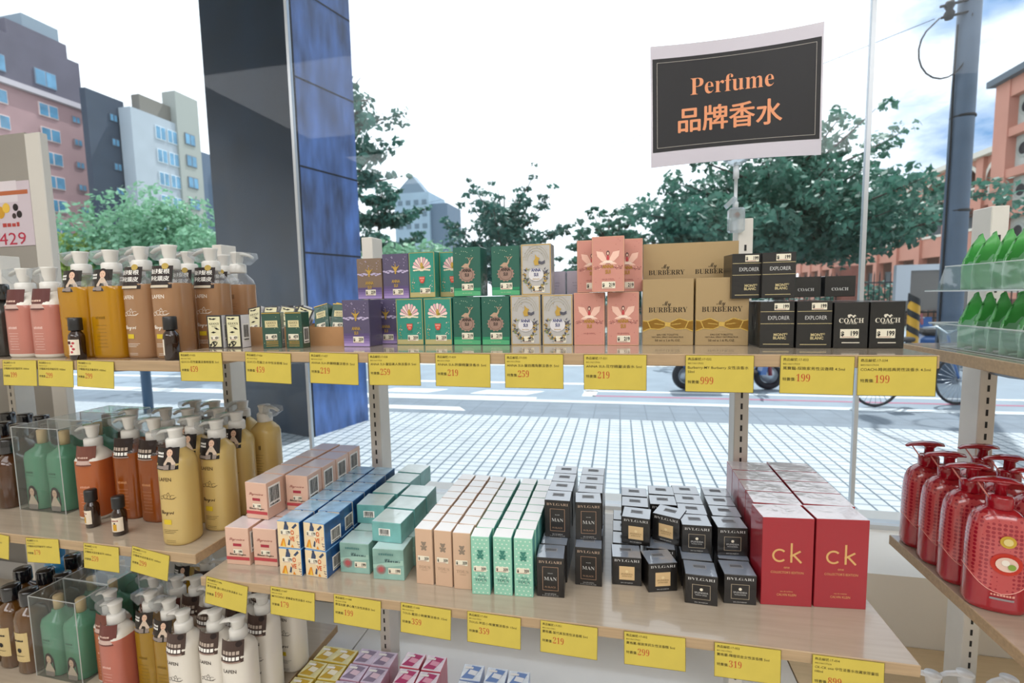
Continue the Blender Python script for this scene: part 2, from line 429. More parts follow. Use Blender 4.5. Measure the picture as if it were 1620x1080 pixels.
for x0 in (-5.6, -3.9, -2.3): mark([(x0, 7.25), (x0+.9, 7.25), (x0+1.15, 7.55), (x0+.2, 7.55)])
mark([(-12, 6.95), (-1.2, 6.95), (-1.2, 7.08), (-12, 7.08)]); mark([(-14, 10.4), (14, 10.4), (14, 10.6), (-14, 10.6)])
RD = M('#a8607a', .7); struct(MB().add([(-.4, 7.26, -.003), (9, 7.26, -.003), (9, 7.33, -.003), (-.4, 7.33, -.003)], [(0, 1, 2, 3)], RD).build('road_marking'))
struct(MB().add([(-6.2, 6.1, .002), (-2.0, 6.1, .002), (-2.15, 6.3, .002), (-6.2, 6.3, .002)], [(0, 1, 2, 3)], RW).build('road_marking'))

# big stone clad pillar of the arcade
PIL = M('#142434', .45, coat=.05, var=.35, vs=2.2); PIL_DAPPLE = M('#4465a0', .35, coat=.1, var=.62, vs=3.2, stretch=(2.2, 2.2, .55))  # the side's paler streaked blue stands in for dappled sunlight
mb = MB(); a = Vector((-3.29, 4.65)); b = Vector((-3.06, 5.46)); nrm = Vector((-(b-a).y, (b-a).x)).normalized()*1.50
q = [a+nrm, a, b, b+nrm]; vs = [(v.x, v.y, z) for z in (0, 6.3) for v in q]
mb.add(vs, [(0, 1, 5, 4), (1, 2, 6, 5), (2, 3, 7, 6), (3, 0, 4, 7)], PIL)
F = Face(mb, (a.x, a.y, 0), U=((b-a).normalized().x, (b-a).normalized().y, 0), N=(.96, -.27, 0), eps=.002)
F.rect(.04, 0, .84, 6.3, PIL_DAPPLE); F.up()
for v in (1.1, 2.0, 2.9, 3.8, 4.7, 5.6): F.rect(.04, v, .84, v+.02, ink('#121c28'))
F.rect(0, 0, .035, 6.3, ink('#16202c'))
struct(mb.build('pillar_1'))

def leafy(blobs, n, size, m, seed, flat=.55, up=.5):
    """leaf quads through a set of (centre, radius) clumps"""
    R = np.random.RandomState(seed); w = np.array([b[1]**2 for b in blobs]); w = w/w.sum(); ids = R.choice(len(blobs), n, p=w)
    c = np.array([b[0] for b in blobs])[ids]; r = np.array([b[1] for b in blobs])[ids]
    d = R.normal(size=(n, 3)); d /= np.linalg.norm(d, axis=1)[:, None]; rad = r*R.uniform(.35, 1.05, n)**.6
    c = c+d*rad[:, None]*np.array([1, 1, flat])
    nn = d*.6+R.normal(size=(n, 3))*.6+np.array([0, 0, up]); nn /= np.linalg.norm(nn, axis=1)[:, None]
    t = np.cross(nn, R.normal(size=(n, 3))); t /= np.linalg.norm(t, axis=1)[:, None]; bt = np.cross(nn, t)
    s = size*R.uniform(.6, 1.3, n)[:, None]
    v = np.stack([c-t*s*.5, c-bt*s*.28, c+t*s*.5, c+bt*s*.28], 1).reshape(-1, 3)
    return v.tolist(), [(4*i, 4*i+1, 4*i+2, 4*i+3) for i in range(n)], m
BARK = M('#4a443e', .9, var=.2)
def tree(loc, h, tiers, label, col, seed, n=5200, size=.2, trunk=.12, group='trees across the street', flat=.42):
    """tiers: (height, reach, rise, count) rings of boughs carrying flat clumps of leaves"""
    R = random.Random(seed); root = empty('street_tree', loc); tag(root, label, 'tree', group)
    MB().tube([(0, 0, -.05), (.03, .02, h*.3), (-.02, 0, h*.65), (0, 0, h*.97)], [trunk, trunk*.8, trunk*.5, trunk*.12], BARK, 9).build('trunk', root)
    blobs = []; bm = MB()
    for z, reach, rise, cnt in tiers:
        a0 = R.uniform(0, 6.28)
        for k in range(cnt):
            a = a0+k*2*pi/cnt+R.uniform(-.25, .25); L = reach*R.uniform(.7, 1.12); rr = rise*R.uniform(.7, 1.3)
            P = [(cos(a)*L*t, sin(a)*L*t, z+rr*t**1.3) for t in (0, .35, .7, 1)]
            bm.tube(P, [trunk*.35, trunk*.24, trunk*.14, trunk*.05], BARK, 5)
            for t in np.linspace(.25, 1.0, 6):
                sp = .16*L*(1-t*.55)+.12
                blobs.append(((cos(a)*L*t+R.uniform(-sp, sp), sin(a)*L*t+R.uniform(-sp, sp), z+rr*t**1.3+R.uniform(-.05, .12)), max(.12, (.30*L)*(1.1-.75*t))))
    bm.build('boughs', root)
    c = MB(); c.add(*leafy(blobs, n, size, col, seed, flat)); c.build('crown', root); return root
LF1 = M('#4b7a69', .5, var=.6, vs=1.6, trans=.35); LF2 = M('#7fae8e', .5, var=.4, vs=1.2, trans=.35)
LF3 = M('#9fb25a', .5, var=.4, vs=1.2, trans=.4); LF4 = M('#416f64', .5, var=.55, vs=1.6, trans=.3)
tree((4.1, 14.2, 0), 6.0, [(2.6, 3.9, .35, 12), (3.0, 3.9, .6, 12), (3.5, 3.3, .9, 11), (4.2, 2.5, .95, 8), (4.9, 1.5, .8, 6), (5.5, .7, .5, 4)], 'large spreading green tree in front of the pink school', LF1, 3, 40000, .185, .16, flat=.6)
tree((-3.7, 16, 0), 5.0, [(1.9, 1.9, 1.0, 7), (2.6, 2.0, 1.25, 7), (3.3, 1.8, 1.5, 6), (3.9, 1.2, 1.3, 5)], 'open tree with rising boughs above the dark green boxes', LF4, 7, 10000, .175, .12)
tree((-.3, 15, 0), 3.9, [(1.8, 1.5, .9, 6), (2.4, 1.4, 1.1, 6), (3.0, .9, 1.0, 5)], 'small tree behind the pink fairy boxes', LF1, 11, 7000, .165, .09)
tree((-11.3, 22, 0), 6.8, [(2.2, 2.2, .8, 7), (3.6, 2.5, .9, 8), (5.0, 2.3, 1.0, 7), (6.0, 1.4, .8, 5)], 'dark tree just right of the stone pillar', LF4, 13, 6500, .3, .15)
tree((-6.6, 11.2, 0), 6.9, [(4.3, 1.7, .25, 6), (5.0, 1.9, .3, 6), (5.7, 1.6, .5, 5), (6.3, 1.0, .4, 4)], 'tree behind the pillar with boughs reaching out past its edge', LF4, 17, 2600, .19, .13)
def bush(loc, w, h, label, col, seed, n=4200, size=.3, d=None):
    R = random.Random(seed); root = empty('street_tree', loc); tag(root, label, 'tree', 'trees across the street')
    MB().tube([(0, 0, -.05), (0, .05, h*.6)], [.14, .06], BARK, 7).build('trunk', root)
    bl = [((R.uniform(-w, w)*.75, R.uniform(-1, 1)*(d or w)*.5, h*R.uniform(.22, .84)), h*R.uniform(.14, .26)) for _ in range(26)]
    c = MB(); c.add(*leafy(bl, n, size, col, seed, .9)); c.build('crown', root); return root
bush((-8.9, 20.5, 0), 2.2, 3.9, 'bushy light green tree between the pillar and the far block', LF2, 21)
bush((2.4, 18.5, 0), 2.5, 3.3, 'dark low tree seen just above the gold boxes', LF4, 27, 7000, .22)
bush((-12.2, 21.0, 0), 1.6, 3.6, 'round yellow green tree right beside the pillar', LF3, 22, 3000)
bush((-31, 27, 0), 4.2, 9.6, 'broad light green tree below the white apartment block', LF2, 23, 6500, .42)
bush((-35.5, 26, 0), 3.2, 6.4, 'yellow green tree below the dark apartment block', LF3, 24, 4200, .4)
bush((-40.5, 27, 0), 3.6, 8.6, 'dark green tree below the pink apartment tower', LF1, 25, 5000, .42)
bush((-27.5, 27, 0), 2.4, 6.6, 'green tree next to the left edge of the pillar', LF2, 26, 3600, .4)

# ------------------------------------------------------------------ buildings
def windows_x(root, x, ys, zs, wy, wz, frame, pane, name='window'):
    for y in ys:
        for z in zs:
            f = MB().box(x-.02, x+.12, y-wy/2, y+wy/2, z-wz/2, z+wz/2, frame).build(name, root)
            mb = MB()
            for k in range(2): mb.box(x+.10, x+.14, y-wy/2+.08+k*wy/2, y-.06+k*wy/2, z-wz/2+.1, z+wz/2-.1, pane)
            mb.build('pane', f)
PANE = M('#5b8fb0', .15, spec=.8, var=.3, vs=.6); FRM = M('#c8d4dc', .5)
t = empty('apartment_tower', (-66, 43, 0)); tag(t, 'tall pink brick apartment tower at the far left', 'building')
BR = M('#a5878a', .8, var=.08, vs=.4); BRD = M('#5c5a68', .8, var=.1, vs=.4)
MB().box(-12, 0, -7, 8.4, 0, 25.8, BR).build('brick_wall', t)
MB().box(-12, .05, -7, 8.0, 26.2, 31.5, BRD).build('upper_storeys', t)
MB().box(-12, .5, -7, 8.6, 25.8, 26.4, M('#b9b4bb', .7)).build('ledge', t)
MB().box(-10, -.6, 1.0, 7.2, 31.5, 33.4, BRD).build('roof_house', t); MB().box(-8, -1.4, 3.2, 7.0, 33.4, 35.2, M('#7f8f9c', .8)).build('water_tank', t)
windows_x(t, 0, (-1.0, 4.0), [24.4-2.75*k for k in range(8)], 2.0, 1.5, M('#d8c7c5', .6), PANE)
windows_x(t, 0, (7.0,), [24.4-2.75*k for k in range(8)], .9, .8, M('#8a7d84', .6), PANE)
windows_x(t, .05, (-1.0, 4.0), (28.0,), 2.2, 1.8, M('#77889a', .6), PANE)
t = empty('apartment_block', (-60, 47, 0)); tag(t, 'dark apartment block beside the pink tower', 'building')
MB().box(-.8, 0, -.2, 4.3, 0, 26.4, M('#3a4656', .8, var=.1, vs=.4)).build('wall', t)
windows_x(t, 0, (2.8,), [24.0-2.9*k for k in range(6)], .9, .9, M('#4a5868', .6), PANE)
t = empty('apartment_block', (-58, 51, 0)); tag(t, 'pale apartment block with a stepped roof left of the pillar', 'building')
PALE = M('#a3aeb8', .8, var=.05, vs=.4)
MB().box(-1.8, 0, -.6, 7.2, 0, 25.4, PALE).build('wall', t); MB().box(-1.8, .3, 5.6, 9.2, 0, 29.6, M('#9aa09c', .8)).build('stair_tower', t)
MB().box(-1.8, -.6, 1.2, 5.6, 25.4, 27.6, M('#77756f', .8)).build('roof_house', t); MB().box(-1.8, -.5, 9.2, 12.4, 0, 23.0, M('#5a6b80', .8)).build('side_wing', t)
MB().box(-1.8, .2, 12.4, 16.5, 0, 22.2, M('#a9bccb', .8)).build('end_wing', t)
windows_x(t, 0, (3.2, 4.9), [23.4-2.9*k for k in range(5)], 1.4, 1.7, FRM, PANE); windows_x(t, .3, (7.4,), [23.8-2.9*k for k in range(5)], 1.6, 1.5, M('#6a727a', .6), PANE)
windows_x(t, .2, (14.4,), [20.8-2.6*k for k in range(5)], 2.6, 1.5, FRM, PANE)
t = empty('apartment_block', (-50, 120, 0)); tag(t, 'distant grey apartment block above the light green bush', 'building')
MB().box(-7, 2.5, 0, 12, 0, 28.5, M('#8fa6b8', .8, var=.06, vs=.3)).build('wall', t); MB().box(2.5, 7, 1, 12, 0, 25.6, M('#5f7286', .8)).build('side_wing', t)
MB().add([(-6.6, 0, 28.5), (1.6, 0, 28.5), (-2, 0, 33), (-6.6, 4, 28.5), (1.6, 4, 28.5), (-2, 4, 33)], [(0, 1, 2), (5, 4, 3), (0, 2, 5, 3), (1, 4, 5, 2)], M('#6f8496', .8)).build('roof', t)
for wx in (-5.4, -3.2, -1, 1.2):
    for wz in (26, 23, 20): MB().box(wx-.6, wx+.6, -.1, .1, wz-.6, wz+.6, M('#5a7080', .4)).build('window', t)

# pink school with an arcade of arches
PINK = M('#c28a7a', .8, var=.07, vs=.5); PINKD = M('#b07566', .8); CREAM = M('#d9d4cb', .7); SHADE = M('#4b4140', .9); ROOF = M('#5f6a76', .7)
t = empty('school_building', (20, 30.6, 0)); tag(t, 'long pink school wing with arches and balustrades', 'building')
NB = 13; PER = 2.8
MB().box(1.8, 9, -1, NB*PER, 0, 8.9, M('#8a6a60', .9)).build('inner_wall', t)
MB().box(-.4, 9, -1, NB*PER, 8.75, 9.05, CREAM).build('eave', t)
MB().add([(-.3, -1, 9.05), (-.3, NB*PER, 9.05), (4, NB*PER, 10.6), (4, -1, 10.6)], [(0, 1, 2, 3)], ROOF).build('roof', t)
for k in range(NB+1): MB().box(-.15, .35, k*PER-.28, k*PER+.28, 0, 8.75, PINK).build('column', t)
for k in range(NB):
    y0, y1 = k*PER+.28, (k+1)*PER-.28; yc = (y0+y1)/2; r = (y1-y0)/2; n = 14
    mb = MB(); vs = []
    for i in range(n+1):
        a = pi*i/n; vs += [(.05, yc-r*cos(a), 7.3+r*sin(a)), (.05, yc-r*cos(a), 8.75), (.3, yc-r*cos(a), 7.3+r*sin(a))]
    mb.add(vs, [(3*i, 3*i+3, 3*i+4, 3*i+1) for i in range(n)]+[(3*i, 3*i+2, 3*i+5, 3*i+3) for i in range(n)], PINK)
    F = Face(mb, (.05, yc, 7.3), U=(0, -1, 0), N=(-1, 0, 0), eps=.04); F.ring(0, 0, r-.02, r+.2, CREAM, 16, 0, pi); mb.build('arch', t)
    mb = MB(); mb.box(0, .3, y0, y1, 6.05, 6.6, PINK); mb.build('floor_band', t)
    mb = MB(); mb.box(-.02, .2, y0, y1, 7.1, 7.22, CREAM); mb.box(-.02, .2, y0, y1, 6.6, 6.7, CREAM)
    for i in range(6): mb.lathe([(.07, 6.7), (.04, 6.8), (.09, 6.9), (.04, 7.1)], CREAM, (.09, y0+(i+.5)*(y1-y0)/6, 0), seg=6)
    mb.build('balustrade', t)
    MB().box(0, .25, y0, y1, 3.5, 4.75, PINK).build('parapet', t); MB().box(-.05, .3, y0, y1, 4.75, 4.9, CREAM).build('parapet_cap', t)
    MB().box(0, .25, y0, y1, 0.3, 1.6, PINK).build('parapet', t)
    MB().box(1.7, 1.82, yc-.9, yc+.9, 4.2, 5.9, M('#6d7f8a', .3)).build('window', t)
    MB().box(1.7, 1.82, yc-.9, yc+.9, 1.2, 2.9, M('#6d7f8a', .3)).build('window', t)
t = empty('school_block', (18, 22, 0)); tag(t, 'pink stair block with round portholes at the right edge', 'building')
MB().box(.35, 8, -6, 7.4, 0, 11.2, M('#b9bfba', .8, var=.05)).build('panel_wall', t)
for z0, z1 in ((0, 1.2), (2.9, 3.3), (4.75, 5.15), (6.65, 7.05), (8.55, 8.95), (10.4, 11.2)): MB().box(0, .6, -6, 7.4, z0, z1, PINK).build('floor_band', t)
for y in (6.95, 2.4, -2.2): MB().box(-.05, .6, y-.45, y+.45, 0, 11.2, PINK).build('column', t)
for z in (4.1, 6.0, 7.9, 9.8):
    for y in (6.0, 4.9, 3.8, 1.2, .1):
        mb = MB(); F = Face(mb, (.35, y, z), U=(0, -1, 0), N=(-1, 0, 0), eps=.03); F.ring(0, 0, .26, .42, M('#a3aaa6', .7), 20); F.disc(0, 0, .28, ink('#2c3136')); mb.build('porthole', t)
MB().add([(-.35, -6, 11.2), (-.35, 7.6, 11.2), (4, 7.6, 14), (4, -6, 14), (-.35, -6, 11.5), (-.35, 7.6, 11.5), (.6, -6, 11.2), (.6, 7.6, 11.2)], [(4, 5, 2, 3), (0, 1, 5, 4), (0, 6, 7, 1)], ROOF).build('roof', t)

# ------------------------------------------------------------------ street furniture
PG = M('#5c6b7c', .6, var=.12, vs=3)
p = empty('utility_pole', (5.08, 9.0, 0)); tag(p, 'grey blue utility pole with a bracket arm and wire loop', 'utility pole')
MB().tube([(0, 0, 0), (0, 0, 4), (.03, 0, 8)], [.16, .15, .13], PG, 16).build('pole', p)
for z in (2.65, 4.05): MB().lathe([(.155, z), (.162, z+.02), (.155, z+.04)], DARK, (.01, 0, 0), seg=16).build('clamp_band', p)
mb = MB(); mb.tube([(0, -.1, 5.72), (-.42, -.1, 5.66)], .02, DARK); mb.tube([(0, -.1, 5.55), (-.40, -.1, 5.50)], .02, DARK); mb.lathe([(.05, 5.47), (.07, 5.55), (.04, 5.60), (.07, 5.66), (.05, 5.72)], DARK, (-.30, -.1, 0), seg=10); mb.build('bracket_arm', p)
MB().tube([(-.42, -.1, 5.50)]+[(-.30+.32*cos(a)-.05, -.1, 5.05+.42*sin(a)) for a in np.linspace(2.4, 6.6, 14)]+[(-.02, -.13, 5.5)], .012, DARK, 6).build('wire_loop', p)
MB().tube([(-.155, -.05, 5.4), (-.165, -.05, 4.5), (-.16, -.06, 3.6), (-.165, -.05, .2)], .012, DARK, 6).build('down_wire', p)
MB().tube([(0, 0, 7.6), (-.5, .3, 7.7), (-.75, .6, 7.3), (-.72, .7, 6.5)], .03, PG, 6).build('lamp_arm', p)
MB().lathe([(.06, -.04), (.16, 0), (.12, .08), (.03, .12)], DARK, (-.72, .7, 6.42), 1, 1.5, seg=12).build('lamp_head', p)
tag(MB().tube([(4.60+(i/12)*-14.6, 8.9+(i/12)*14, 5.5-.35*sin(pi*i/12)+.5*i/12) for i in range(13)], .006, PG, 5).build('overhead_wire'), 'thin overhead wire running off from the utility pole', 'wire')

p = empty('bollard', (4.84, 9.5, 0)); tag(p, 'yellow and black striped bollard among the scooters', 'bollard')
mb = MB(); YB = M('#d9a52c', .5); BK = M('#22262b', .5)
mb.lathe([(.085, -.005), (.085, .2), (.085, 1.22), (.06, 1.28), (.01, 1.30)], YB, seg=16); mb.build('post', p)
mb = MB()
for k in range(5):
    vs = []; n = 16
    for i in range(n+1):
        a = 2*pi*i/n; z = .12+k*.26+.16*(i/n if i < n/2 else 1-i/n)*2
        vs += [(.0875*cos(a), .0875*sin(a), z), (.0875*cos(a), .0875*sin(a), z+.11)]
    mb.add(vs, [(2*i, 2*i+2, 2*i+3, 2*i+1) for i in range(n)], BK)
mb.build('stripes', p)
tag(MB().lathe([(.06, -.005), (.06, .85), (.03, .9)], M('#33506b', .5), (-6.35, 5.4, 0), seg=12).build('bollard'), 'slim dark blue bollard on the pavement behind the clear boxes', 'bollard')
p = empty('iron_fence', (6.0, 22, 0)); tag(p, 'black iron railing fence between brick posts', 'fence')
mb = MB()
for k in range(60): mb.tube([(k*.19, 0, 0), (k*.19, 0, 2.05), (k*.19, 0, 2.2)], [.022, .022, .003], BK, 5)
for z in (.35, 1.75): mb.box(-.1, 11.3, -.02, .02, z-.03, z+.03, BK)
mb.build('railing', p)
for x in (2.85, 7.2, 11.0): MB().rbox(x-.35, x+.35, -.3, .3, 0, 2.45, .03, M('#7a4b40', .8, var=.15, vs=5)).build('brick_post', p)
tag(MB().box(-6, 20, 23.2, 23.5, 0, 1.0, M('#8a6a5c', .8, var=.15, vs=3)).build('garden_wall'), 'low brown garden wall behind the iron fence', 'wall')
tag(MB().add(*leafy([((x*.8-5.5, 24.6, .9+.3*sin(x)), .8) for x in range(22)], 5000, .24, LF4, 31, .9)).build('hedge'), 'dark clipped hedge behind the garden wall', 'hedge')
p = empty('notice_board', (6.2, 11.6, 0)); tag(p, 'notice board with a pale frame beside the bollard', 'notice board')
MB().box(-.6, 1.0, -.02, .04, 1.05, 1.9, M('#6d6a66', .4)).build('board', p); mb = MB(); Fm = M('#c6cdd4', .5)
mb.box(-.66, -.40, -.05, .06, 1.25, 1.98, Fm); mb.box(-.40, 1.05, -.05, .06, 1.86, 1.98, Fm); mb.build('frame', p)
for x in (-.5, .9): MB().box(x-.04, x+.04, 0, .05, 0, 1.3, Fm).build('leg', p)

RUB = M('#20242a', .7); BLUE = M('#3d6aa8', .3, coat=.6); RED = M('#8f3b46', .35, coat=.6); SIL = M('#b5bec6', .3, metal=.7)
def wheel(root, x, z, r, w, spokes):
    vs = []; n = 28; m = 8
    for i in range(n):
        a = 2*pi*i/n
        for j in range(m):
            b = 2*pi*j/m; q = r-w+w*cos(b); vs.append((x+q*cos(a), w*sin(b), z+q*sin(a)))
    t_ = MB().add(vs, [(i*m+j, ((i+1) % n)*m+j, ((i+1) % n)*m+(j+1) % m, i*m+(j+1) % m) for i in range(n) for j in range(m)], RUB, True).build('wheel', root)
    mb = MB()
    if spokes:
        for i in range(spokes): a = 2*pi*i/spokes; mb.tube([(x, 0, z), (x+(r-w*1.6)*cos(a), 0, z+(r-w*1.6)*sin(a))], .0035, SIL, 4)
        mb.tube([(x, -.04, z), (x, .04, z)], .02, SIL, 8); mb.build('spokes', t_)
    else:
        mb.tube([(x, -w*.7, z), (x, w*.7, z)], r*.55, SIL, 14); mb.build('hub', t_)
def bicycle():
    b = empty('bicycle'); wheel(b, -.54, .33, .33, .018, 24); wheel(b, .54, .33, .33, .018, 24)
    mb = MB(); B = BLUE
    for P in ([(-.54, 0, .33), (-.12, 0, .30)], [(-.12, 0, .30), (-.24, 0, .82)], [(-.54, 0, .33), (-.22, 0, .74)], [(-.12, 0, .30), (.40, 0, .72)], [(-.22, 0, .74), (.38, 0, .80)], [(.36, 0, .90), (.42, 0, .66), (.54, 0, .33)]): mb.tube(P, .017, B, 8)
    mb.build('frame', b)
    MB().rbox(-.36, -.10, -.07, .07, .83, .89, .02, DARK).build('saddle', b)
    MB().tube([(.28, -.28, .98), (.36, -.16, 1.0), (.36, 0, .92), (.36, .16, 1.0), (.28, .28, .98)], .013, SIL, 8).build('handlebar', b)
    mb = MB(); mb.box(.44, .78, -.16, .16, .72, .95, M('#7d858c', .5, metal=.4)); mb.build('basket', b)
    MB().tube([(-.12, -.06, .30), (-.12, .06, .30)], .07, DARK, 14).build('crank', b)
    return b
bs = Stock(bicycle, 'bicycle', 'bicycles parked along the road')
bs.put((3.73, 7.15, -.004), radians(14), 'blue bicycle parked below the tag at the right end of the upper shelf')
bs.put((5.9, 7.6, -.004), radians(20), 'bicycle parked farther right, behind the right shelf')
def scooter():
    b = empty('scooter'); wheel(b, -.60, .23, .23, .05, 0); wheel(b, .62, .23, .23, .05, 0)
    mb = MB(); mb.rbox(-.72, -.05, -.15, .15, .36, .68, .06, BLUE); mb.rbox(-.12, .42, -.16, .16, .24, .32, .03, DARK); mb.build('body', b)
    MB().rbox(-.70, .02, -.13, .13, .68, .78, .04, DARK).build('seat', b)
    mb = MB(); mb.add([(.42, -.2, .26), (.42, .2, .26), (.60, .17, .95), (.60, -.17, .95), (.50, -.2, .26), (.50, .2, .26), (.66, .17, .95), (.66, -.17, .95)], [(0, 1, 2, 3), (4, 7, 6, 5), (0, 3, 7, 4), (1, 5, 6, 2), (3, 2, 6, 7)], BLUE); mb.build('front_shield', b)
    MB().tube([(.62, -.06, .23), (.60, -.06, .5), (.58, 0, 1.02)], .03, RED, 8).build('fork', b)
    MB().tube([(.50, -.32, 1.06), (.58, -.12, 1.05), (.58, .12, 1.05), (.50, .32, 1.06)], .02, DARK, 8).build('handlebar', b)
    MB().lathe([(.02, 0), (.08, .03), (.07, .05)], SIL, (.63, 0, .9), seg=12).build('headlamp', b)
    return b
ss = Stock(scooter, 'scooter', 'scooters parked along the road')
ss.put((1.62, 8.0, -.005), radians(8), 'blue scooter parked behind the gap left of the 199 tags')
ss.put((4.4, 10.3, -.005), radians(75), 'scooter parked just left of the striped bollard')
ss.put((5.5, 10.4, -.005), radians(70), 'scooter parked just right of the striped bollard')
ss.put((6.4, 10.8, -.005), radians(72), 'scooter parked farthest right, behind the plastic trays')

# ------------------------------------------------------------------ boxed perfumes
CREAM_ST = M('#e6dfca', .5); INKD = ink('#1b1a1c'); WHT = ink('#f2efe8'); SILV = ink('#c9c8c6'); GOLDI = M('#c8a552', .35, metal=.5)
def sticker(parent, w_, h_, val, u, v, y, tilt=0):
    mb = MB(); mb.box(-w_/2, w_/2, -.0003, 0, -h_/2, h_/2, CREAM_ST); F = Face(mb, (0, -.0003, 0))
    F.text('$', -w_*.38, -h_*.22, h_*.66, INKD, off=.03); F.text(val, w_*.46, -h_*.22, h_*.74, INKD, align='r', sx=.75, off=.03)
    F.line([(-w_*.42, -h_*.38), (w_*.28, -h_*.38)], .0006, ink('#a9564a'))
    o = mb.build('price_sticker', parent, (u, y-.0004, v)); o.rotation_euler.y = tilt; return o
def barcode(parent, loc, w_, h_, rot, flat=False):
    R = random.Random(3); mb = MB(); mb.box(-w_/2, w_/2, -.0002, 0, -h_/2, h_/2, WHT); F = Face(mb, (0, -.0002, 0)); u = -w_*.42
    while u < w_*.40:
        d = w_*R.choice((.015, .03, .045)); F.rect(u, -h_*.28, u+d, h_*.42, INKD); u += d+w_*R.choice((.02, .035))
    bars(F, 0, -h_*.45, w_*.8, h_*.10, INKD, 9)
    o = mb.build('barcode_label', parent, loc); o.rotation_euler = rot; return o
def carton(name, w, d, h, body, art, faces=None, c=.0007):
    """a printed carton standing on z=0, its front at y=-d/2"""
    mb = MB(); mb.rbox(-w/2, w/2, -d/2, d/2, 0, h, c, body, **(faces or {}))
    if art: art(Face(mb, (0, -d/2, 0)), w, h)
    return mb.build(name)

# --- art for the kinds of carton (u across, v up, from the bottom middle of the front)
def a_anna(F, u, v, s, m):
    F.text('ANNA', u, v+s*.50, s*.80, m, off=.03, sx=.72); F.text('SUI', u, v-s*.32, s*.80, m, off=.03, sx=.72)
def art_night(F, w, h):
    R = random.Random(2); lav = ink('#b9aecb'); gd = GOLDI
    [F.rect(-w/2+.001, .001+h*.055*i, w/2-.001, .001+h*.055*(i+1), ink(q)) for i, q in enumerate(('#a993c4', '#917cae', '#7c699b', '#6b5a88', '#5e5079'))]; F.up()
    for s in (-1, 1):
        for k in range(5): F.disc(s*w*(.12+.08*k), h*(.60+.02*sin(k*2.1)), w*.055, lav, h*.018, 10)
        F.line([(0, h*.60), (s*w*.2, h*.64), (s*w*.42, h*.61)], .0012, lav)
    F.up()
    F.poly([(0, h*.55), (w*.06, h*.66), (w*.16, h*.74), (w*.02, h*.70), (0, h*.82), (-w*.02, h*.70), (-w*.16, h*.74), (-w*.06, h*.66)], gd)
    F.disc(0, h*.67, w*.06, gd); F.disc(0, h*.58, w*.03, gd, h*.03)
    for k in range(26):
        F.disc(R.uniform(-.4, .4)*w, h*R.uniform(.66, .94), w*R.uniform(.006, .016), lav, n=6)
    a_anna(F, 0, h*.30, .0105, gd)
def art_shell(F, w, h):
    pk = ink('#dcaab0'); pk2 = ink('#f0d3cc'); cr = ink('#e8dcc0'); R = random.Random(4)
    F.frame(-w/2+.0012, .0012, w/2-.0012, h-.0012, .0009, GOLDI); F.rect(-w/2+.002, .002, w/2-.002, h*.12, ink('#b3aa79')); F.up()
    for k in range(9):
        a = pi*(k+.5)/9; a2 = .14
        F.poly([(0, h*.62), (w*.33*cos(a-a2), h*.64+h*.235*sin(a-a2)), (w*.36*cos(a), h*.64+h*.255*sin(a)), (w*.33*cos(a+a2), h*.64+h*.235*sin(a+a2))], pk if k % 2 else pk2)
    F.up(); F.disc(0, h*.70, w*.055, GOLDI, h*.07); F.disc(w*.05, h*.66, w*.05, ink('#8f8a3c'), h*.03)
    for s in (-1, 1):
        for k in range(4): F.disc(s*w*(.06+.075*k), h*(.615-.005*k), w*.05, cr, h*.018, 10)
    F.disc(0, h*.60, w*.09, cr, h*.02)
    for k in range(26):
        s = R.choice((-1, 1)); F.disc(s*w*R.uniform(.28, .43), h*R.uniform(.14, .5), w*R.uniform(.008, .022), R.choice((GOLDI, pk2, ink('#3f7f6c'))), n=7)
    rd = ink('#cf4f42'); F.poly([(-w*.11, h*.46), (w*.11, h*.46), (w*.10, h*.38), (w*.05, h*.32), (-w*.05, h*.32), (-w*.10, h*.38)], rd); F.up()
    a_anna(F, 0, h*.375, .0058, ink('#f0b9a5')); F.text('fantasia', 0, h*.27, .004, ink('#2f5f55'))
def art_deer(F, w, h):
    br = ink('#9c8174'); F.poly([(-w*.5+.001, .001), (w*.5-.001, .001), (w*.5-.001, h*.10), (-w*.5+.001, h*.13)], ink('#56a878')); F.rect(-w*.5+.001, h*.115, w*.5-.001, h*.17, ink('#2f8a62')); F.up()
    for k in range(14): F.poly([(w*.29*cos(2*pi*(k+a)/14)*b, h*.44+h*.15*sin(2*pi*(k+a)/14)*b) for a, b in ((-.5, .9), (0, 1.08), (.5, .9), (0, .2))], br)
    F.disc(0, h*.44, w*.265, br, h*.137, 24); F.up(); F.ring(0, h*.44, w*.21, w*.225, ink('#6d564c'), sy=.92); a_anna(F, 0, h*.44, .0100, ink('#2c2422')); F.k -= 1
    F.poly([(-w*.20, h*.60), (-w*.05, h*.67), (w*.05, h*.66), (w*.10, h*.71), (w*.15, h*.71), (w*.12, h*.66), (w*.07, h*.61), (w*.10, h*.585), (-w*.10, h*.585)], ink('#b79a82'))
    for s in (0, 1): F.line([(w*.11, h*.71), (w*(.08+.12*s), h*.76), (w*(.04+.20*s), h*.79)], .0011, ink('#b79a82')); F.line([(w*(.09+.10*s), h*.75), (w*(.13+.04*s), h*.785)], .0009, ink('#b79a82'))
    R = random.Random(6)
    for k in range(9): F.disc(R.uniform(-.38, .38)*w, h*R.uniform(.72, .97), w*.012, ink('#c7d7b8'), n=6)
    F.text('eau de toilette', 0, h*.055, .0032, ink('#b7cfa8'))
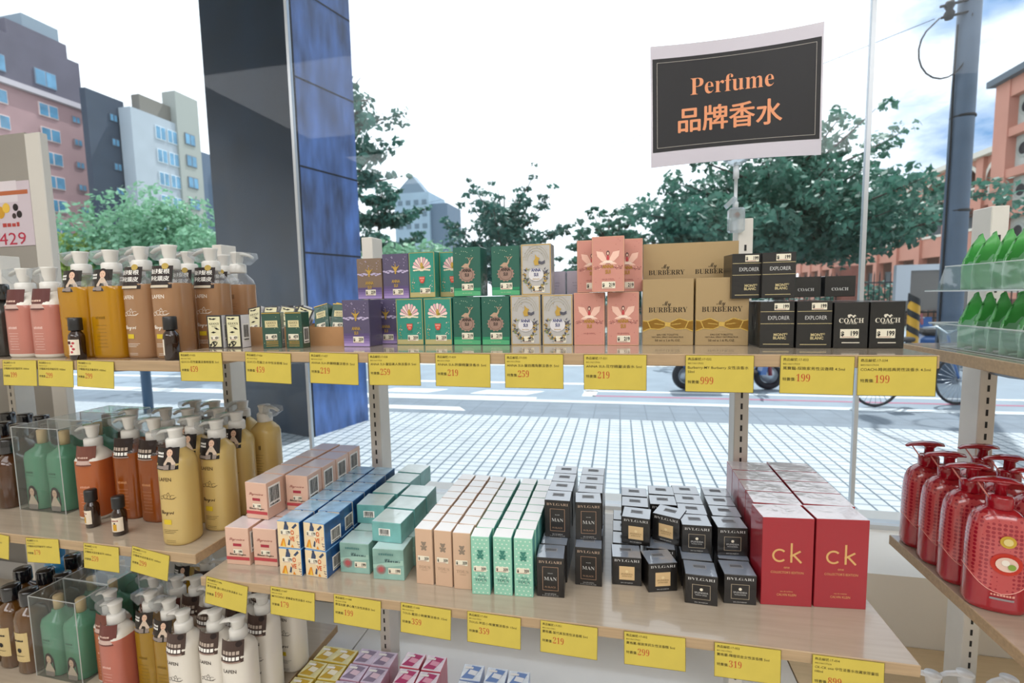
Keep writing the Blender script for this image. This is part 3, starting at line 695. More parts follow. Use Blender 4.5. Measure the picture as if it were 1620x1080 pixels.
def art_unicorn(F, w, h):
    R = random.Random(8); dk = ink('#4b4d5e'); F.frame(-w/2+.0008, .0008, w/2-.0008, h-.0008, .0014, GOLDI); F.up()
    for a0 in (.30, .36, .42): F.ring(0, h*.62, w*a0-.0004, w*a0+.0004, ink('#a9a493'), 26, .2, 2.94, sy=1.38)
    for k in range(96):
        s = R.choice((-1, 1)); a = R.uniform(-1.35, .55); r = R.uniform(.31, .385); u, v = s*w*r*cos(a), h*.36+h*.25*sin(a); b = R.uniform(0, 3)
        F.poly([(u, v), (u+.0024*cos(b), v+.0024*sin(b)), (u+.0058*cos(b+.35), v+.0058*sin(b+.35)), (u+.0024*cos(b+.9), v+.0024*sin(b+.9))], R.choice((dk, dk, GOLDI, ink('#7d8a5a'))))
    F.disc(0, h*.40, w*.25, ink('#d6d4d6'), h*.13, 20); F.up()
    F.poly([(-w*.04, h*.58), (w*.10, h*.59), (w*.08, h*.67), (w*.13, h*.72), (w*.03, h*.75), (-w*.03, h*.80), (-w*.02, h*.72), (-w*.08, h*.66)], GOLDI)
    for s in (0, 1, 2): F.line([(w*.08, h*(.66-.02*s)), (w*.2, h*(.64-.02*s)), (w*.3, h*(.67-.02*s))], .0012, dk)
    a_anna(F, 0, h*.405, .0100, ink('#2a356e')); F.text('eau de toilette', 0, h*.07, .0034, dk); F.text('fantasia', 0, h*.30, .0042, GOLDI)
    for k in range(16): F.disc(R.uniform(-.42, .42)*w, h*R.uniform(.75, .96), w*.011, R.choice((dk, GOLDI)), n=6)
def art_fairy(F, w, h):
    R = random.Random(9); wing = ink('#eec4b2'); dk = ink('#8f4a4a'); F.frame(-w/2+.0006, .0006, w/2-.0006, h-.0006, .0007, ink('#d8ab8a')); F.up()
    for s in (-1, 1):
        F.poly([(0, h*.55), (s*w*.16, h*.72), (s*w*.36, h*.74), (s*w*.33, h*.64), (s*w*.18, h*.55)], wing); F.poly([(0, h*.54), (s*w*.2, h*.54), (s*w*.28, h*.50), (s*w*.12, h*.485)], wing)
        for k in range(9): F.disc(s*w*(.16+.035*k), h*(.44+.03*sin(k*1.7)), w*.014, R.choice((dk, wing, ink('#5b3a3f'))), h*.009, 7)
        F.line([(s*w*.12, h*.46), (s*w*.3, h*.43), (s*w*.44, h*.46)], .0006, dk)
    F.up(); F.disc(0, h*.70, w*.048, ink('#4a2f33'), h*.042); F.disc(0, h*.695, w*.028, ink('#edc9b4'), h*.026); F.poly([(-w*.05, h*.58), (w*.05, h*.58), (w*.02, h*.66), (-w*.02, h*.66)], ink('#c2484c'))
    F.poly([(-w*.2, h*.52), (w*.2, h*.52), (w*.10, h*.565), (-w*.10, h*.565)], ink('#f3dccb'))
    a_anna(F, 0, h*.37, .0108, ink('#b0842f')); F.text('eau de toilette', 0, h*.22, .0034, dk)
    for k in range(10): F.disc(R.uniform(-.42, .42)*w, h*R.uniform(.06, .95), w*.010, dk, n=6)
def art_bow(F, w, h):
    dk = ink('#2d2318'); lt = M('#dcb95f', .25, metal=.6, coat=.5); dg = M('#96702c', .3, metal=.5)
    F.text(script('My'), -w*.02, h*.60, .0125, dk, sx=.8); F.text(bold('BURBERRY'), 0, h*.50, .0125, dk, width=w*.76, off=-.005)
    for s in (-1, 1):
        F.poly([(s*w*.06, h*.345), (s*w*.22, h*.40), (s*w*.40, h*.36), (s*w*.492, h*.37), (s*w*.492, h*.22), (s*w*.36, h*.26), (s*w*.16, h*.25), (s*w*.06, h*.28)], dg)
    F.up()
    for s in (-1, 1):
        F.line([(s*w*.06, h*.35), (s*w*.22, h*.405), (s*w*.40, h*.365), (s*w*.49, h*.375)], .0016, lt); F.line([(s*w*.49, h*.215), (s*w*.36, h*.255), (s*w*.16, h*.245), (s*w*.05, h*.28)], .0016, lt)
        F.line([(s*w*.40, h*.365), (s*w*.34, h*.26)], .0016, lt); F.line([(s*w*.08, h*.315), (s*w*.26, h*.33)], .0012, lt)
    F.poly([(-w*.06, h*.29), (w*.05, h*.28), (w*.06, h*.345), (-w*.05, h*.355)], lt)
    F.text('EAU DE TOILETTE', 0, h*.150, .0042, dk, width=w*.42); F.text('NATURAL SPRAY VAPORISATEUR', 0, h*.115, .0036, dk, width=w*.62); F.text('50 ml e 1.6 FL.OZ.', 0, h*.062, .0050, dk, width=w*.5)
def art_explorer(F, w, h):
    gd = ink('#c9b98a')
    for v in (.78, .52): F.rect(-w/2+.0005, h*v, w/2-.0005, h*v+.0007, gd)
    F.text('EXPLORER', w*.04, h*.61, .0085, SILV, width=w*.62); F.text('MONT', w*.08, h*.26, .0058, gd, off=.03); F.text('BLANC', w*.08, h*.19, .0058, gd, off=.03); F.text('®', w*.28, h*.285, .004, gd)
    F.rect(-w*.40, h*.075, w*.36, h*.088, gd)
def art_coach(F, w, h):
    lt = ink('#d9d2c2'); F.text(bold('COACH'), 0, h*.555, .0100, lt, width=w*.72)
    F.disc(-w*.07, h*.685, w*.035, lt, n=10); F.disc(w*.06, h*.685, w*.035, lt, n=10); F.poly([(-w*.12, h*.70), (w*.14, h*.695), (w*.10, h*.73), (w*.04, h*.705), (-w*.02, h*.74), (-w*.10, h*.73)], lt)
    F.text('NEW YORK', 0, h*.525, .0030, lt); F.rect(-w*.26, h*.115, w*.26, h*.135, lt)
def art_flora(F, w, h):
    R = random.Random(12); F.rect(-w*.40, .003, w*.40, h-.003, ink('#d9d3ac')); F.up()
    for k in range(13):
        u, v = R.uniform(-.33, .33)*w, R.choice((R.uniform(.05, .27), R.uniform(.44, .60), R.uniform(.84, .95)))*h; a = R.uniform(0, 6.28); l = w*R.uniform(.10, .2)
        F.poly([(u-l*cos(a), v-l*sin(a)), (u+l*.35*sin(a), v-l*.35*cos(a)), (u+l*cos(a), v+l*sin(a)), (u-l*.3*sin(a), v+l*.3*cos(a))], INKD)
    F.text(bold('GUCCI'), 0, h*.71, .0058, INKD, width=w*.62); F.text('BLOOM', 0, h*.65, .0030, INKD); F.rect(-w*.3, h*.33, w*.3, h*.335, INKD)
def art_garden(F, w, h):
    R = random.Random(13)
    for k in range(22): F.disc(R.uniform(-.44, .44)*w, h*R.uniform(.03, .97), w*.022, R.choice((GOLDI, ink('#3f7a5c'), ink('#a8b68a'))), n=6)
    F.up(); F.rect(-w*.33, h*.58, w*.33, h*.77, ink('#d5c99b')); F.up(); F.text(bold('GUCCI'), 0, h*.675, .0062, INKD, width=w*.48); F.text('BLOOM', 0, h*.61, .0036, INKD)
    for v in (.06, .11, .15, .19): F.rect(-w*.32, h*v, w*.32, h*v+.0010, GOLDI)
    F.rect(-w/2+.0005, h-.0025, w/2-.0005, h-.001, GOLDI)
def art_segno(F, w, h):
    F.text(script('Signorina'), 0, h*.66, .0082, ink('#9a5b52'), width=w*.66, off=.015); F.rect(-w*.18, h*.50, w*.18, h*.575, ink('#a23442')); F.up()
    F.rect(-w/2+.0004, h*.13, w/2-.0004, h*.215, ink('#b8474c')); F.text(script('Salvatore Ferragamo'), 0, h*.265, .0066, INKD, width=w*.70, off=.02)
def art_love(F, w, h):
    R = random.Random(15); dk = ink('#3d4a63'); og = ink('#d98a2b'); yl = ink('#e3bd4a')
    F.rect(-w/2+.0008, .0008, w/2-.0008, h-.0008, ink('#e3cda6')); F.up()
    F.poly([(-w*.24, h*.55), (-w*.16, h*.90), (-w*.05, h*.93), (w*.02, h*.80), (-w*.02, h*.58), (-w*.10, h*.50)], dk); F.poly([(w*.15, h*.78), (w*.34, h*.95), (w*.40, h*.88), (w*.24, h*.74)], dk); F.disc(-w*.10, h*.95, w*.06, dk, n=9)
    F.poly([(-w*.40, h*.06), (-w*.28, h*.34), (-w*.20, h*.36), (-w*.14, h*.05)], og); F.poly([(-w*.30, h*.05), (-w*.24, h*.28), (-w*.17, h*.05)], yl); F.poly([(-w*.06, h*.12), (0, h*.34), (w*.06, h*.30), (w*.03, h*.10)], dk); F.poly([(w*.08, h*.04), (w*.14, h*.16), (w*.22, h*.04)], og)
    for k in range(12): F.disc(w*R.uniform(.36, .45), h*R.uniform(.06, .5), w*.018, R.choice((ink('#b5443e'), dk)), n=6)
    for k in range(7): F.rect(w*.43, h*(.03+.045*k), w*.47, h*(.05+.045*k), dk if k % 2 else WHT)
    F.text('LO', w*.13, h*.52, .0125, ink('#cc5a2a'), off=.03, sx=.75); F.text('VE', w*.15, h*.28, .0125, ink('#cc5a2a'), off=.03, sx=.75)
def art_charms(F, w, h):
    rd = ink('#b05a5c'); F.poly([(-w/2+.001, h*.35), (w/2-.001, h*.50), (w/2-.001, h*.66), (-w/2+.001, h*.48)], ink('#9fc2b4')); F.up()
    for k in range(18): a = 2*pi*k/18; F.line([(-w*.24, h*.33), (-w*.24+w*.16*cos(a), h*.33+w*.16*sin(a))], .0012, rd)
    F.disc(-w*.24, h*.33, w*.085, rd, n=14); F.up(); F.text(script('Charms'), w*.14, h*.58, .0105, ink('#25404a'), width=w*.5); bars(F, -w*.05, h*.80, w*.5, .004, ink('#54807c'), 7)
def art_bear(F, w, h, c='#8c7c6c'):
    m = ink(c); F.disc(0, h*.735, w*.115, m, n=14); F.disc(0, h*.665, w*.13, m, h*.036, 14)
    for s in (-1, 1): F.disc(s*w*.10, h*.762, w*.055, m, n=9); F.disc(s*w*.14, h*.69, w*.055, m, n=9); F.disc(s*w*.10, h*.635, w*.06, m, n=9)
def art_beige(F, w, h):
    art_bear(F, w, h); F.text(bold('TOUS'), 0, h*.29, .0082, ink('#a58c74'), width=w*.68, off=-.01); F.text('TOUCH', 0, h*.25, .0034, ink('#a58c74'))
def art_mint(F, w, h):
    R = random.Random(18); pale = ink('#cfe3d2'); n = 0
    for j in range(15):
        for i in range(4):
            u = (-.36+.24*i+(.12 if j % 2 else 0))*w; v = h*(.04+.065*j)
            if abs(u) < w*.45: F.disc(u, v, w*.05, pale, h*.012, 8)
    F.up(); art_bear(F, w, h, '#3f7f70'); F.text(script('Baby'), w*.05, h*.31, .0076, ink('#4b7d72'), width=w*.42); F.text(bold('TOUS'), 0, h*.235, .0074, ink('#3f7268'), width=w*.64); F.text('eau de cologne', 0, h*.2, .0030, ink('#3f7268'))
def art_man(F, w, h):
    gd = ink('#a5836b'); F.text(bold('BVLGARI'), 0, h*.86, .0068, ink('#b9a08c'), width=w*.84, off=-.01); F.frame(-w*.29, h*.17, w*.29, h*.77, .0008, gd); F.up()
    F.text('BVLGARI', 0, h*.60, .0022, SILV); F.text(bold('MAN'), 0, h*.43, .0092, SILV, width=w*.46, off=-.01); F.text('IN BLACK', 0, h*.24, .0044, gd, width=w*.40); F.text('EAU DE PARFUM', 0, h*.075, .0026, SILV, width=w*.4); F.text('5 ml e 0.17 FL.OZ.', 0, h*.035, .0024, SILV, width=w*.6)
def art_jasmin(F, w, h):
    F.text(bold('BVLGARI'), 0, h*.84, .0066, SILV, width=w*.86, off=-.01); F.rect(-w*.26, h*.20, w*.26, h*.68, ink('#d8b98a')); F.up(); F.disc(0, h*.50, w*.05, ink('#e6cf9f')); F.text('SPLENDIDA', 0, h*.38, .0042, ink('#8b6f4a'), width=w*.40); F.text('JASMIN NOIR', 0, h*.31, .0034, ink('#8b6f4a'), width=w*.34); F.text('EAU DE PARFUM', 0, h*.08, .0026, SILV, width=w*.4)
def art_rose(F, w, h):
    F.text(bold('BVLGARI'), 0, h*.82, .0066, SILV, width=w*.84, off=-.01); F.frame(-w*.28, h*.18, w*.28, h*.68, .0008, ink('#a99b85')); F.up(); F.disc(0, h*.52, w*.05, ink('#e9e1cd')); F.text('SPLENDIDA', 0, h*.38, .0044, SILV, width=w*.42); F.text('MAGNOLIA SENSUEL', 0, h*.31, .0030, SILV, width=w*.36); F.text('EAU DE PARFUM', 0, h*.06, .0026, SILV, width=w*.4)
def art_ck(F, w, h):
    gd = M('#dcb070', .35, metal=.3); r = w*.105; v0 = h*.52; lw = .0032
    F.ring(-w*.155, v0+r, r, r+lw, gd, 22, .75, 5.53)
    F.rect(w*.055, v0-lw, w*.055+lw, v0+h*.20, gd); F.line([(w*.055, v0+r*.85), (w*.25, v0+2*r)], lw, gd); F.line([(w*.115, v0+r*1.2), (w*.27, v0-lw)], lw, gd)
    F.text('one', -w*.01, h*.43, .0062, gd); F.text("COLLECTOR'S EDITION", 0, h*.372, .0056, gd, width=w*.64); F.text('eau de toilette', 0, h*.16, .0034, gd); F.text('CALVIN KLEIN', 0, h*.115, .0058, gd, width=w*.38)

# --- the upper shelf: single boxes, two tiers
Z1 = 1.4114
PBOX = 'perfume box'
def px(name, w, d, h, body, art, st=None, faces=None, extra=None):
    def mk():
        o = carton(name, w, d, h, body, art, faces)
        if st: sticker(o, *st[:5], -d/2, st[5] if len(st) > 5 else 0)
        if extra: extra(o)
        return o
    return mk
K = {}
NIGHT = wrap('#524a68'); SHELL = wrap('#258a78'); DEER = wrap('#12594a'); UNI = wrap('#b3b1ae'); FAIRY = wrap('#c98a7c', bump=.35); GOLDB = wrap('#ab9268', metal=.25, bump=.5, bs=28)
BLK = wrap('#0c0c0e', bump=.5, bs=30); EDGEW = M('#e6e4e6', .3, coat=.6)
K['night'] = Stock(px('perfume_box', .056, .046, .088, NIGHT, art_night, (.022, .0115, '259', .004, .0135)), PBOX, 'night purple perfume boxes')
K['bronze'] = Stock(px('perfume_box', .054, .044, .081, wrap('#7a6554'), art_night, (.022, .0115, '259', .002, .0135)), PBOX)
K['shell'] = Stock(px('perfume_box', .055, .042, .0885, SHELL, art_shell, (.021, .0110, '259', .006, .0135), {'T': wrap('#bfae7e')}), PBOX, 'teal shell perfume boxes')
K['deer'] = Stock(px('perfume_box', .053, .044, .0895, DEER, art_deer, (.022, .0120, '219', .001, .0170)), PBOX, 'dark green deer perfume boxes')
K['uni'] = Stock(px('perfume_box', .0545, .044, .0905, UNI, art_unicorn, (.022, .0115, '259', .004, .0105), {'T': wrap('#c9bd9a')}), PBOX, 'grey leaf wreath perfume boxes')
K['fairy'] = Stock(px('perfume_box', .0535, .044, .0925, FAIRY, art_fairy, (.022, .0115, '219', .001, .0115), {'T': EDGEW}), PBOX, 'pink fairy perfume boxes')
K['fairyback'] = Stock(px('perfume_box', .0535, .044, .0925, FAIRY, art_fairy, None, {'T': EDGEW}), PBOX, 'pink fairy perfume boxes')
K['bow'] = Stock(px('perfume_box', .0830, .052, .113, GOLDB, art_bow, None, {'T': wrap('#e9dcbd')}), PBOX, 'gold perfume boxes with a bow')
K['expl'] = Stock(px('perfume_box', .0490, .044, .0725, BLK, art_explorer, (.021, .0105, '199', .006, .0645)), PBOX, 'black perfume boxes with gold lines')
K['coach'] = Stock(px('perfume_box', .0460, .044, .0700, BLK, art_coach, (.025, .0135, '199', -.002, .0225)), PBOX, 'black perfume boxes with a carriage mark')
K['lilac'] = Stock(px('perfume_box', .050, .044, .0885, wrap('#bdb7c9'), lambda F, w, h: [F.text(s, 0, h*(.40-.05*i), .0032, ink('#7a7690')) for i, s in enumerate(('eau de toilette', 'natural spray', '5 ml 0.17 fl.oz', 'made in france'))]), PBOX, 'pale lilac perfume boxes at the back')
K['flora'] = Stock(px('perfume_box', .0330, .026, .0640, wrap('#211f22'), art_flora, (.0165, .0085, '459', 0, .0200), {'R': EDGEW}, lambda o: barcode(o, (.0168, 0, .030), .017, .034, (0, 0, pi/2))), PBOX, 'small black and cream flower boxes')
K['garden'] = Stock(px('perfume_box', .0330, .026, .0680, wrap('#1f4a3c'), art_garden, (.0200, .0110, '459', -.001, .0215), None, lambda o: barcode(o, (.0168, 0, .024), .017, .030, (0, 0, pi/2))), PBOX, 'small green boxes with a cream label')

def stand(k, cx, yf, d, z, label, rot=0, g=None, h=None):
    """stand a box with the middle of its front at (cx, yf)"""
    r = radians(rot); return K[k].put((cx+sin(r)*-d/2, yf+d/2*cos(r), z), r, label, g)

# lower tier, left to right
stand('flora', -.764, .797, .026, Z1, 'leftmost small cream flower box standing at the left end of the upper shelf', 2)
stand('flora', -.726, .802, .026, Z1, 'small cream flower box standing second from the left on the upper shelf', 4)
stand('garden', -.640, .800, .026, Z1, 'small green box turned aside, standing between the two cardboard trays', 24)
stand('garden', -.594, .802, .026, Z1, 'small green box facing front, just left of the second cardboard tray', 4)
stand('night', -.483, .832, .046, Z1, 'night purple box at the lower left, front of the upper shelf boxes', -2)
stand('night', -.449, .886, .046, Z1, 'night purple box half hidden behind the front purple one', -2)
for cx, s in ((-.391, 'left'), (-.334, 'right')): stand('shell', cx, .868, .042, Z1, 'teal shell box on the upper shelf board, %s one of the lower pair' % s, 1)
for cx, s in ((-.277, 'left'), (-.222, 'right')): stand('deer', cx, .868, .044, Z1, 'dark green deer box standing on the shelf board, %s one of the lower pair' % s)
for cx, s in ((-.166, 'left'), (-.108, 'right')): stand('uni', cx, .868, .044, Z1, 'grey leaf wreath box standing on the shelf board, %s one of the lower pair' % s, 1)
for cx, s in ((-.115, 'left'), (-.064, 'right')): stand('lilac', cx, .935, .044, Z1, 'pale lilac box behind the lower grey wreath boxes, %s one' % s)
stand('fairyback', -.052, .868, .044, Z1, 'pink fairy box showing its plain side, left of the lower pink pair')
stand('fairy', .006, .866, .044, Z1, 'pink fairy box with a price sticker, right of the lower pink pair', 1)
for cx, s in ((.080, 'left'), (.166, 'right')): stand('bow', cx, .868, .052, Z1, 'large gold box with a bow on the shelf board, %s one of the lower pair' % s)
KB = Stock(px('perfume_box', .071, .102, .0655, GOLDB, None), PBOX, 'gold boxes lying flat behind the front pair')
for cx, s in ((.084, 'left'), (.165, 'right')): KB.put((cx, .989, Z1), 0, 'gold box lying flat behind the lower gold boxes, %s one' % s)
for r in range(3):
    for i, (cx, k) in enumerate(((.240, 'expl'), (.291, 'expl'), (.341, 'coach'), (.389, 'coach'))):
        n = 'black box with %s, %s row, %s of the four columns' % ('gold lines' if k == 'expl' else 'a carriage mark', ('front', 'middle', 'back')[r], ORD[i])
        stand(k, cx+(.002*r), (.828 if i else .832)+.0475*r, .044, Z1, n, (-1, 1, 0, 2)[i] if r == 0 else 0)
# upper tier
U = Z1
stand('bronze', -.4875, .899, .044, U+.0885, 'bronze brown box, leftmost of the upper tier', -1)
stand('night', -.4315, .901, .046, U+.0885, 'night purple box in the upper tier beside the bronze brown one', -1)
stand('shell', -.3745, .897, .042, U+.0895, 'teal shell box, left one of the upper tier pair', -2)
stand('shell', -.3185, .915, .042, U+.0895, 'teal shell box in the upper tier partly behind the dark green one', -2)
stand('deer', -.274, .867, .044, U+.0905, 'dark green deer box, left one of the upper tier pair', -1)
stand('deer', -.203, .876, .044, U+.0905, 'dark green deer box with a shiny medallion, right one of the upper tier', 2)
stand('uni', -.146, .872, .044, U+.0905, 'grey leaf wreath box alone in the upper tier')
KL = Stock(px('perfume_box', .040, .044, .046, wrap('#bdb7c9'), lambda F, w, h: [F.text(s, 0, h*(.5-.12*i), .0032, ink('#7a7690')) for i, s in enumerate(('eau de toilette', 'natural spray', '5 ml'))]), PBOX, 'low lilac boxes at the back')
KL.put((-.121, .960, U+.0885), 0, 'low lilac box right behind the upper grey wreath box'); KL.put((-.078, .958, U+.0885), 0, 'low lilac box between the grey wreath box and the pink boxes')
stand('fairy', -.048, .893, .044, U+.0930, 'pink fairy box behind and left of the front upper pink box', -1)
stand('fairy', .013, .896, .044, U+.0930, 'pink fairy box behind and right of the front upper pink box', 2)
stand('fairy', -.019, .845, .044, U+.0930, 'pink fairy box in front at the top of the pink stack', -2)
for cx, s in ((.084, 'left'), (.165, 'right')): stand('bow', cx, .943, .052, U+.0660, 'large gold box behind and above the front gold pair, %s one' % s)
stand('expl', .203, .862, .044, U+.0775, 'black box with gold lines, left one on top of the black block', 6)
stand('expl', .248, .858, .044, U+.0775, 'black box with gold lines and sticker, right one on top of the black block', -1)
KC = Stock(px('perfume_box', .046, .044, .034, BLK, lambda F, w, h: F.text(bold('COACH'), 0, h*.3, .007, SILV)), PBOX, 'black boxes lying on the black block')
KC.put((.306, .935, U+.0775), 0, 'black box lying on the block, left one behind the carriage mark boxes'); KC.put((.356, .932, U+.0775), 0, 'black box lying on the block, right one behind the carriage mark boxes')

# small cardboard trays with leftover boxes in them
CARD = M('#b3875c', .8, var=.06, vs=40)
def tray(x0, x1, y0, y1, h, label):
    mb = MB(); t = .0018; z = Z1; mb.box(x0, x1, y0, y1, z, z+t, CARD)
    for a in ((x0, x1, y0, y0+t), (x0, x1, y1-t, y1), (x0, x0+t, y0+t, y1-t), (x1-t, x1, y0+t, y1-t)): mb.box(*a, z+t, z+h, CARD)
    return tag(mb.build('cardboard_tray'), label, 'tray')
tray(-.775, -.655, .858, .985, .037, 'brown cardboard tray behind the small cream flower boxes')
tray(-.612, -.518, .850, .985, .037, 'brown cardboard tray beside the front night purple box')
def tilted(k, x, y, z, rx, ry, rz, label):
    o = K[k].put((x, y, z), 0, label); o.rotation_euler = (rx, ry, rz)
for i in range(4): tilted('flora', -.752+.027*i, .900+.004*i, Z1+.013, -.30, .18*(i-1), .1*i, 'cream flower box leaning in the left cardboard tray, %s from the left' % ORD[i])
for i in range(3): tilted('flora', -.745+.031*i, .944, Z1+.013, -.25, .1-.1*i, -.1*i, 'cream flower box at the back of the left cardboard tray, %s from the left' % ORD[i])
for i in range(3): tilted('garden', -.588+.027*i, .895+.003*i, Z1+.013, -.35, -.25+.3*i, .2*i, 'green box leaning in the right cardboard tray, %s from the left' % ORD[i])
for i in range(3): tilted('garden', -.590+.029*i, .945, Z1+.013, -.2, .2-.1*i, -.1*i, 'green box at the back of the right cardboard tray, %s from the left' % ORD[i])

# --- the lower shelf: blocks of small boxes in rows
Z2 = .9736
PALET = M('#e4e0dc', .3, coat=.95, bump=.15, bs=40)
def lidlabel(w, h):
    def f(o):
        mb = MB(); mb.box(-w/2, w/2, -h/2, h/2, 0, .0003, M('#8f9298', .5)); F = Face(mb, (0, 0, .0003), V=(0, 1, 0), N=(0, 0, 1))
        for k in range(9): F.rect(-w*.42+k*w*.095, -h*.3, -w*.42+k*w*.095+w*.04, h*.3, INKD)
        mb.build('barcode_label', o, (0, .004, o['top']+.0002))
    return f
def lid(o, top, w=.022, h=.012): o['top'] = top; lidlabel(w, h)(o); del o['top']
SEG = wrap('#d6ae98'); SEGT_GLARE = M('#e8dde0', .3, coat=.95, bump=.2, bs=40)  # lid colour paled for the sky reflected in the film
K['segno'] = Stock(px('perfume_box', .052, .052, .077, SEG, art_segno, (.020, .0100, '199', .001, .0275), {'T': SEGT_GLARE}, lambda o: barcode(o, (.0262, -.004, .046), .034, .044, (0, 0, pi/2))), PBOX, 'small pink boxes with a red band')
BLU = wrap('#2f78b5'); BLUS = wrap('#1d4a80', var=.5, vs=35)
K['love'] = Stock(px('perfume_box', .048, .048, .053, BLU, art_love, (.021, .0110, '179', -.006, .0310), {'R': BLUS, 'L': BLUS, 'T': M('#a5cdea', .3, coat=.95, var=.25, vs=50, bump=.2, bs=40)}, lambda o: barcode(o, (.0242, .008, .020), .030, .028, (0, 0, pi/2))), PBOX, 'small blue boxes with a cartoon front')  # blue top lightened in colour for sky glints on the film
TEA = wrap('#83aba0', var=.25, vs=25)
K['charm'] = Stock(px('perfume_box', .061, .050, .060, TEA, art_charms, (.024, .0115, '199', .012, .0180), {'T': M('#c6dfdd', .3, coat=.95, var=.1, vs=30)}), PBOX, 'teal boxes with a red sunburst')  # teal top whitened in colour for the sky's reflection
K['charmflat'] = Stock(px('perfume_box', .061, .058, .040, wrap('#66a5a2', var=.2, vs=30), None, None, {'T': M('#cfe4e2', .3, coat=.95, var=.1, vs=30, bump=.2, bs=40)}, lambda o: barcode(o, (-.004, -.0292, .020), .024, .014, (0, 0, 0))), PBOX, 'teal boxes lying flat on the lower row')  # top colour again carries the reflected sky
K['beige'] = Stock(px('perfume_box', .033, .034, .106, M('#cdab8f', .5, coat=.2), art_beige, (.022, .0100, '359', -.001, .0500), {'T': PALET, 'R': M('#d8c2ac', .5)}), PBOX, 'slim beige bear boxes')
K['mint'] = Stock(px('perfume_box', .033, .034, .107, M('#90c8b0', .5, coat=.2), art_mint, (.023, .0100, '359', -.001, .0480), {'T': PALET, 'R': M('#5fa9a6', .5)}), PBOX, 'slim mint bear boxes')
BK2 = wrap('#110e0d', bump=.4, bs=40, coat=.35); BKT_GLARE = M('#8a95a5', .3, coat=.95, bump=.3, bs=40)  # pale lid on the black boxes: sky reflection put into the colour
def blackbox(art, w, h, st): 
    return Stock(px('perfume_box', w, .046, h, BK2, art, None, {'T': BKT_GLARE}, lambda o: lid(o, h)), PBOX, st)
K['man'] = blackbox(art_man, .048, .072, 'black boxes with a thin framed panel')
K['jasmin'] = blackbox(art_jasmin, .052, .053, 'black boxes with a beige label')
K['rose'] = blackbox(art_rose, .052, .052, 'black boxes with a small dot and frame')
CKR = wrap('#a01e2b', bump=.2, coat=.35); CKS = wrap('#9c2230', bump=.35, bs=25)
K['red'] = Stock(px('perfume_box', .0805, .054, .153, CKR, art_ck, None, {'T': M('#d9cdd2', .25, coat=.9, var=.15, vs=40, bump=.35, bs=30), 'L': CKS, 'R': CKS}), PBOX, 'tall red perfume boxes')
def rows(k, what, cols, n, dy, d, z, tier='', jit=1.2, skip=(), rot0=None, x_drift=0.):
    """cols: (centre x, y of the front face)"""
    side = {1: [''], 2: ['left', 'right'], 3: ['left', 'middle', 'right']}[len(cols)]
    for i, (cx, yf) in enumerate(cols):
        for r in range(n):
            if (i, r) in skip: continue
            rot = (rot0[i] if rot0 and r == 0 else rnd.uniform(-jit, jit))
            lab = '%s, %s%s column, %s row from the front' % (what, tier+' ' if tier else '', side[i], ORD[r])
            stand(k, cx+x_drift*r, yf+dy*r, d, z, lab, rot)
rows('segno', 'small pink box with red band', [(-.749, .797), (-.690, .803)], 5, .0565, .052, Z2, 'lower tier', rot0=(3, 2))
rows('segno', 'small pink box with red band', [(-.733, .838), (-.674, .888)], 5, .0550, .052, Z2+.078, 'upper tier', rot0=(-2, 1), skip=((1, 4),))
rows('love', 'small blue cartoon box', [(-.618, .783), (-.565, .786)], 6, .0515, .048, Z2, 'lower tier', rot0=(2, -3), x_drift=-.001)
rows('love', 'small blue cartoon box', [(-.620, .785), (-.567, .788)], 6, .0515, .048, Z2+.0535, 'upper tier', rot0=(1, -5), x_drift=-.001)
rows('charm', 'teal sunburst box', [(-.499, .812), (-.424, .803)], 5, .0530, .050, Z2, 'lower tier', rot0=(2, 4))
rows('charmflat', 'teal box lying flat', [(-.506, .893), (-.437, .826)], 4, .0640, .058, Z2+.0605, 'upper tier', rot0=(4, -1), jit=3, skip=((1, 3),))
rows('beige', 'slim beige bear box', [(-.351, .802), (-.314, .802), (-.277, .800)], 8, .0352, .034, Z2, rot0=(0, -1, 3))
rows('mint', 'slim mint bear box', [(-.240, .791), (-.201, .796), (-.164, .798)], 8, .0352, .034, Z2, rot0=(4, 2, 3))
rows('man', 'black box with framed panel', [(-.118, .806), (-.055, .852)], 5, .0480, .046, Z2, 'lower tier', rot0=(3, 1))
rows('man', 'black box with framed panel', [(-.114, .880), (-.056, .880)], 4, .0475, .046, Z2+.0725, 'upper tier', rot0=(1, 5))
rows('jasmin', 'black box with beige label', [(.013, .866), (.075, .858)], 4, .0500, .046, Z2, 'lower tier', rot0=(3, 16))
rows('jasmin', 'black box with beige label', [(.030, .914), (.086, .932)], 3, .0510, .046, Z2+.0535, 'upper tier', rot0=(-6, -22))
rows('rose', 'black box with small dot', [(.135, .832), (.199, .845)], 5, .0495, .046, Z2, 'lower tier', rot0=(-2, 3))
rows('rose', 'black box with small dot', [(.138, .906), (.199, .907)], 4, .0480, .046, Z2+.0525, 'upper tier', rot0=(2, 5))
rows('red', 'tall red box', [(.273, .855), (.357, .864)], 5, .0560, .054, Z2, rot0=(5, 5), jit=.6)

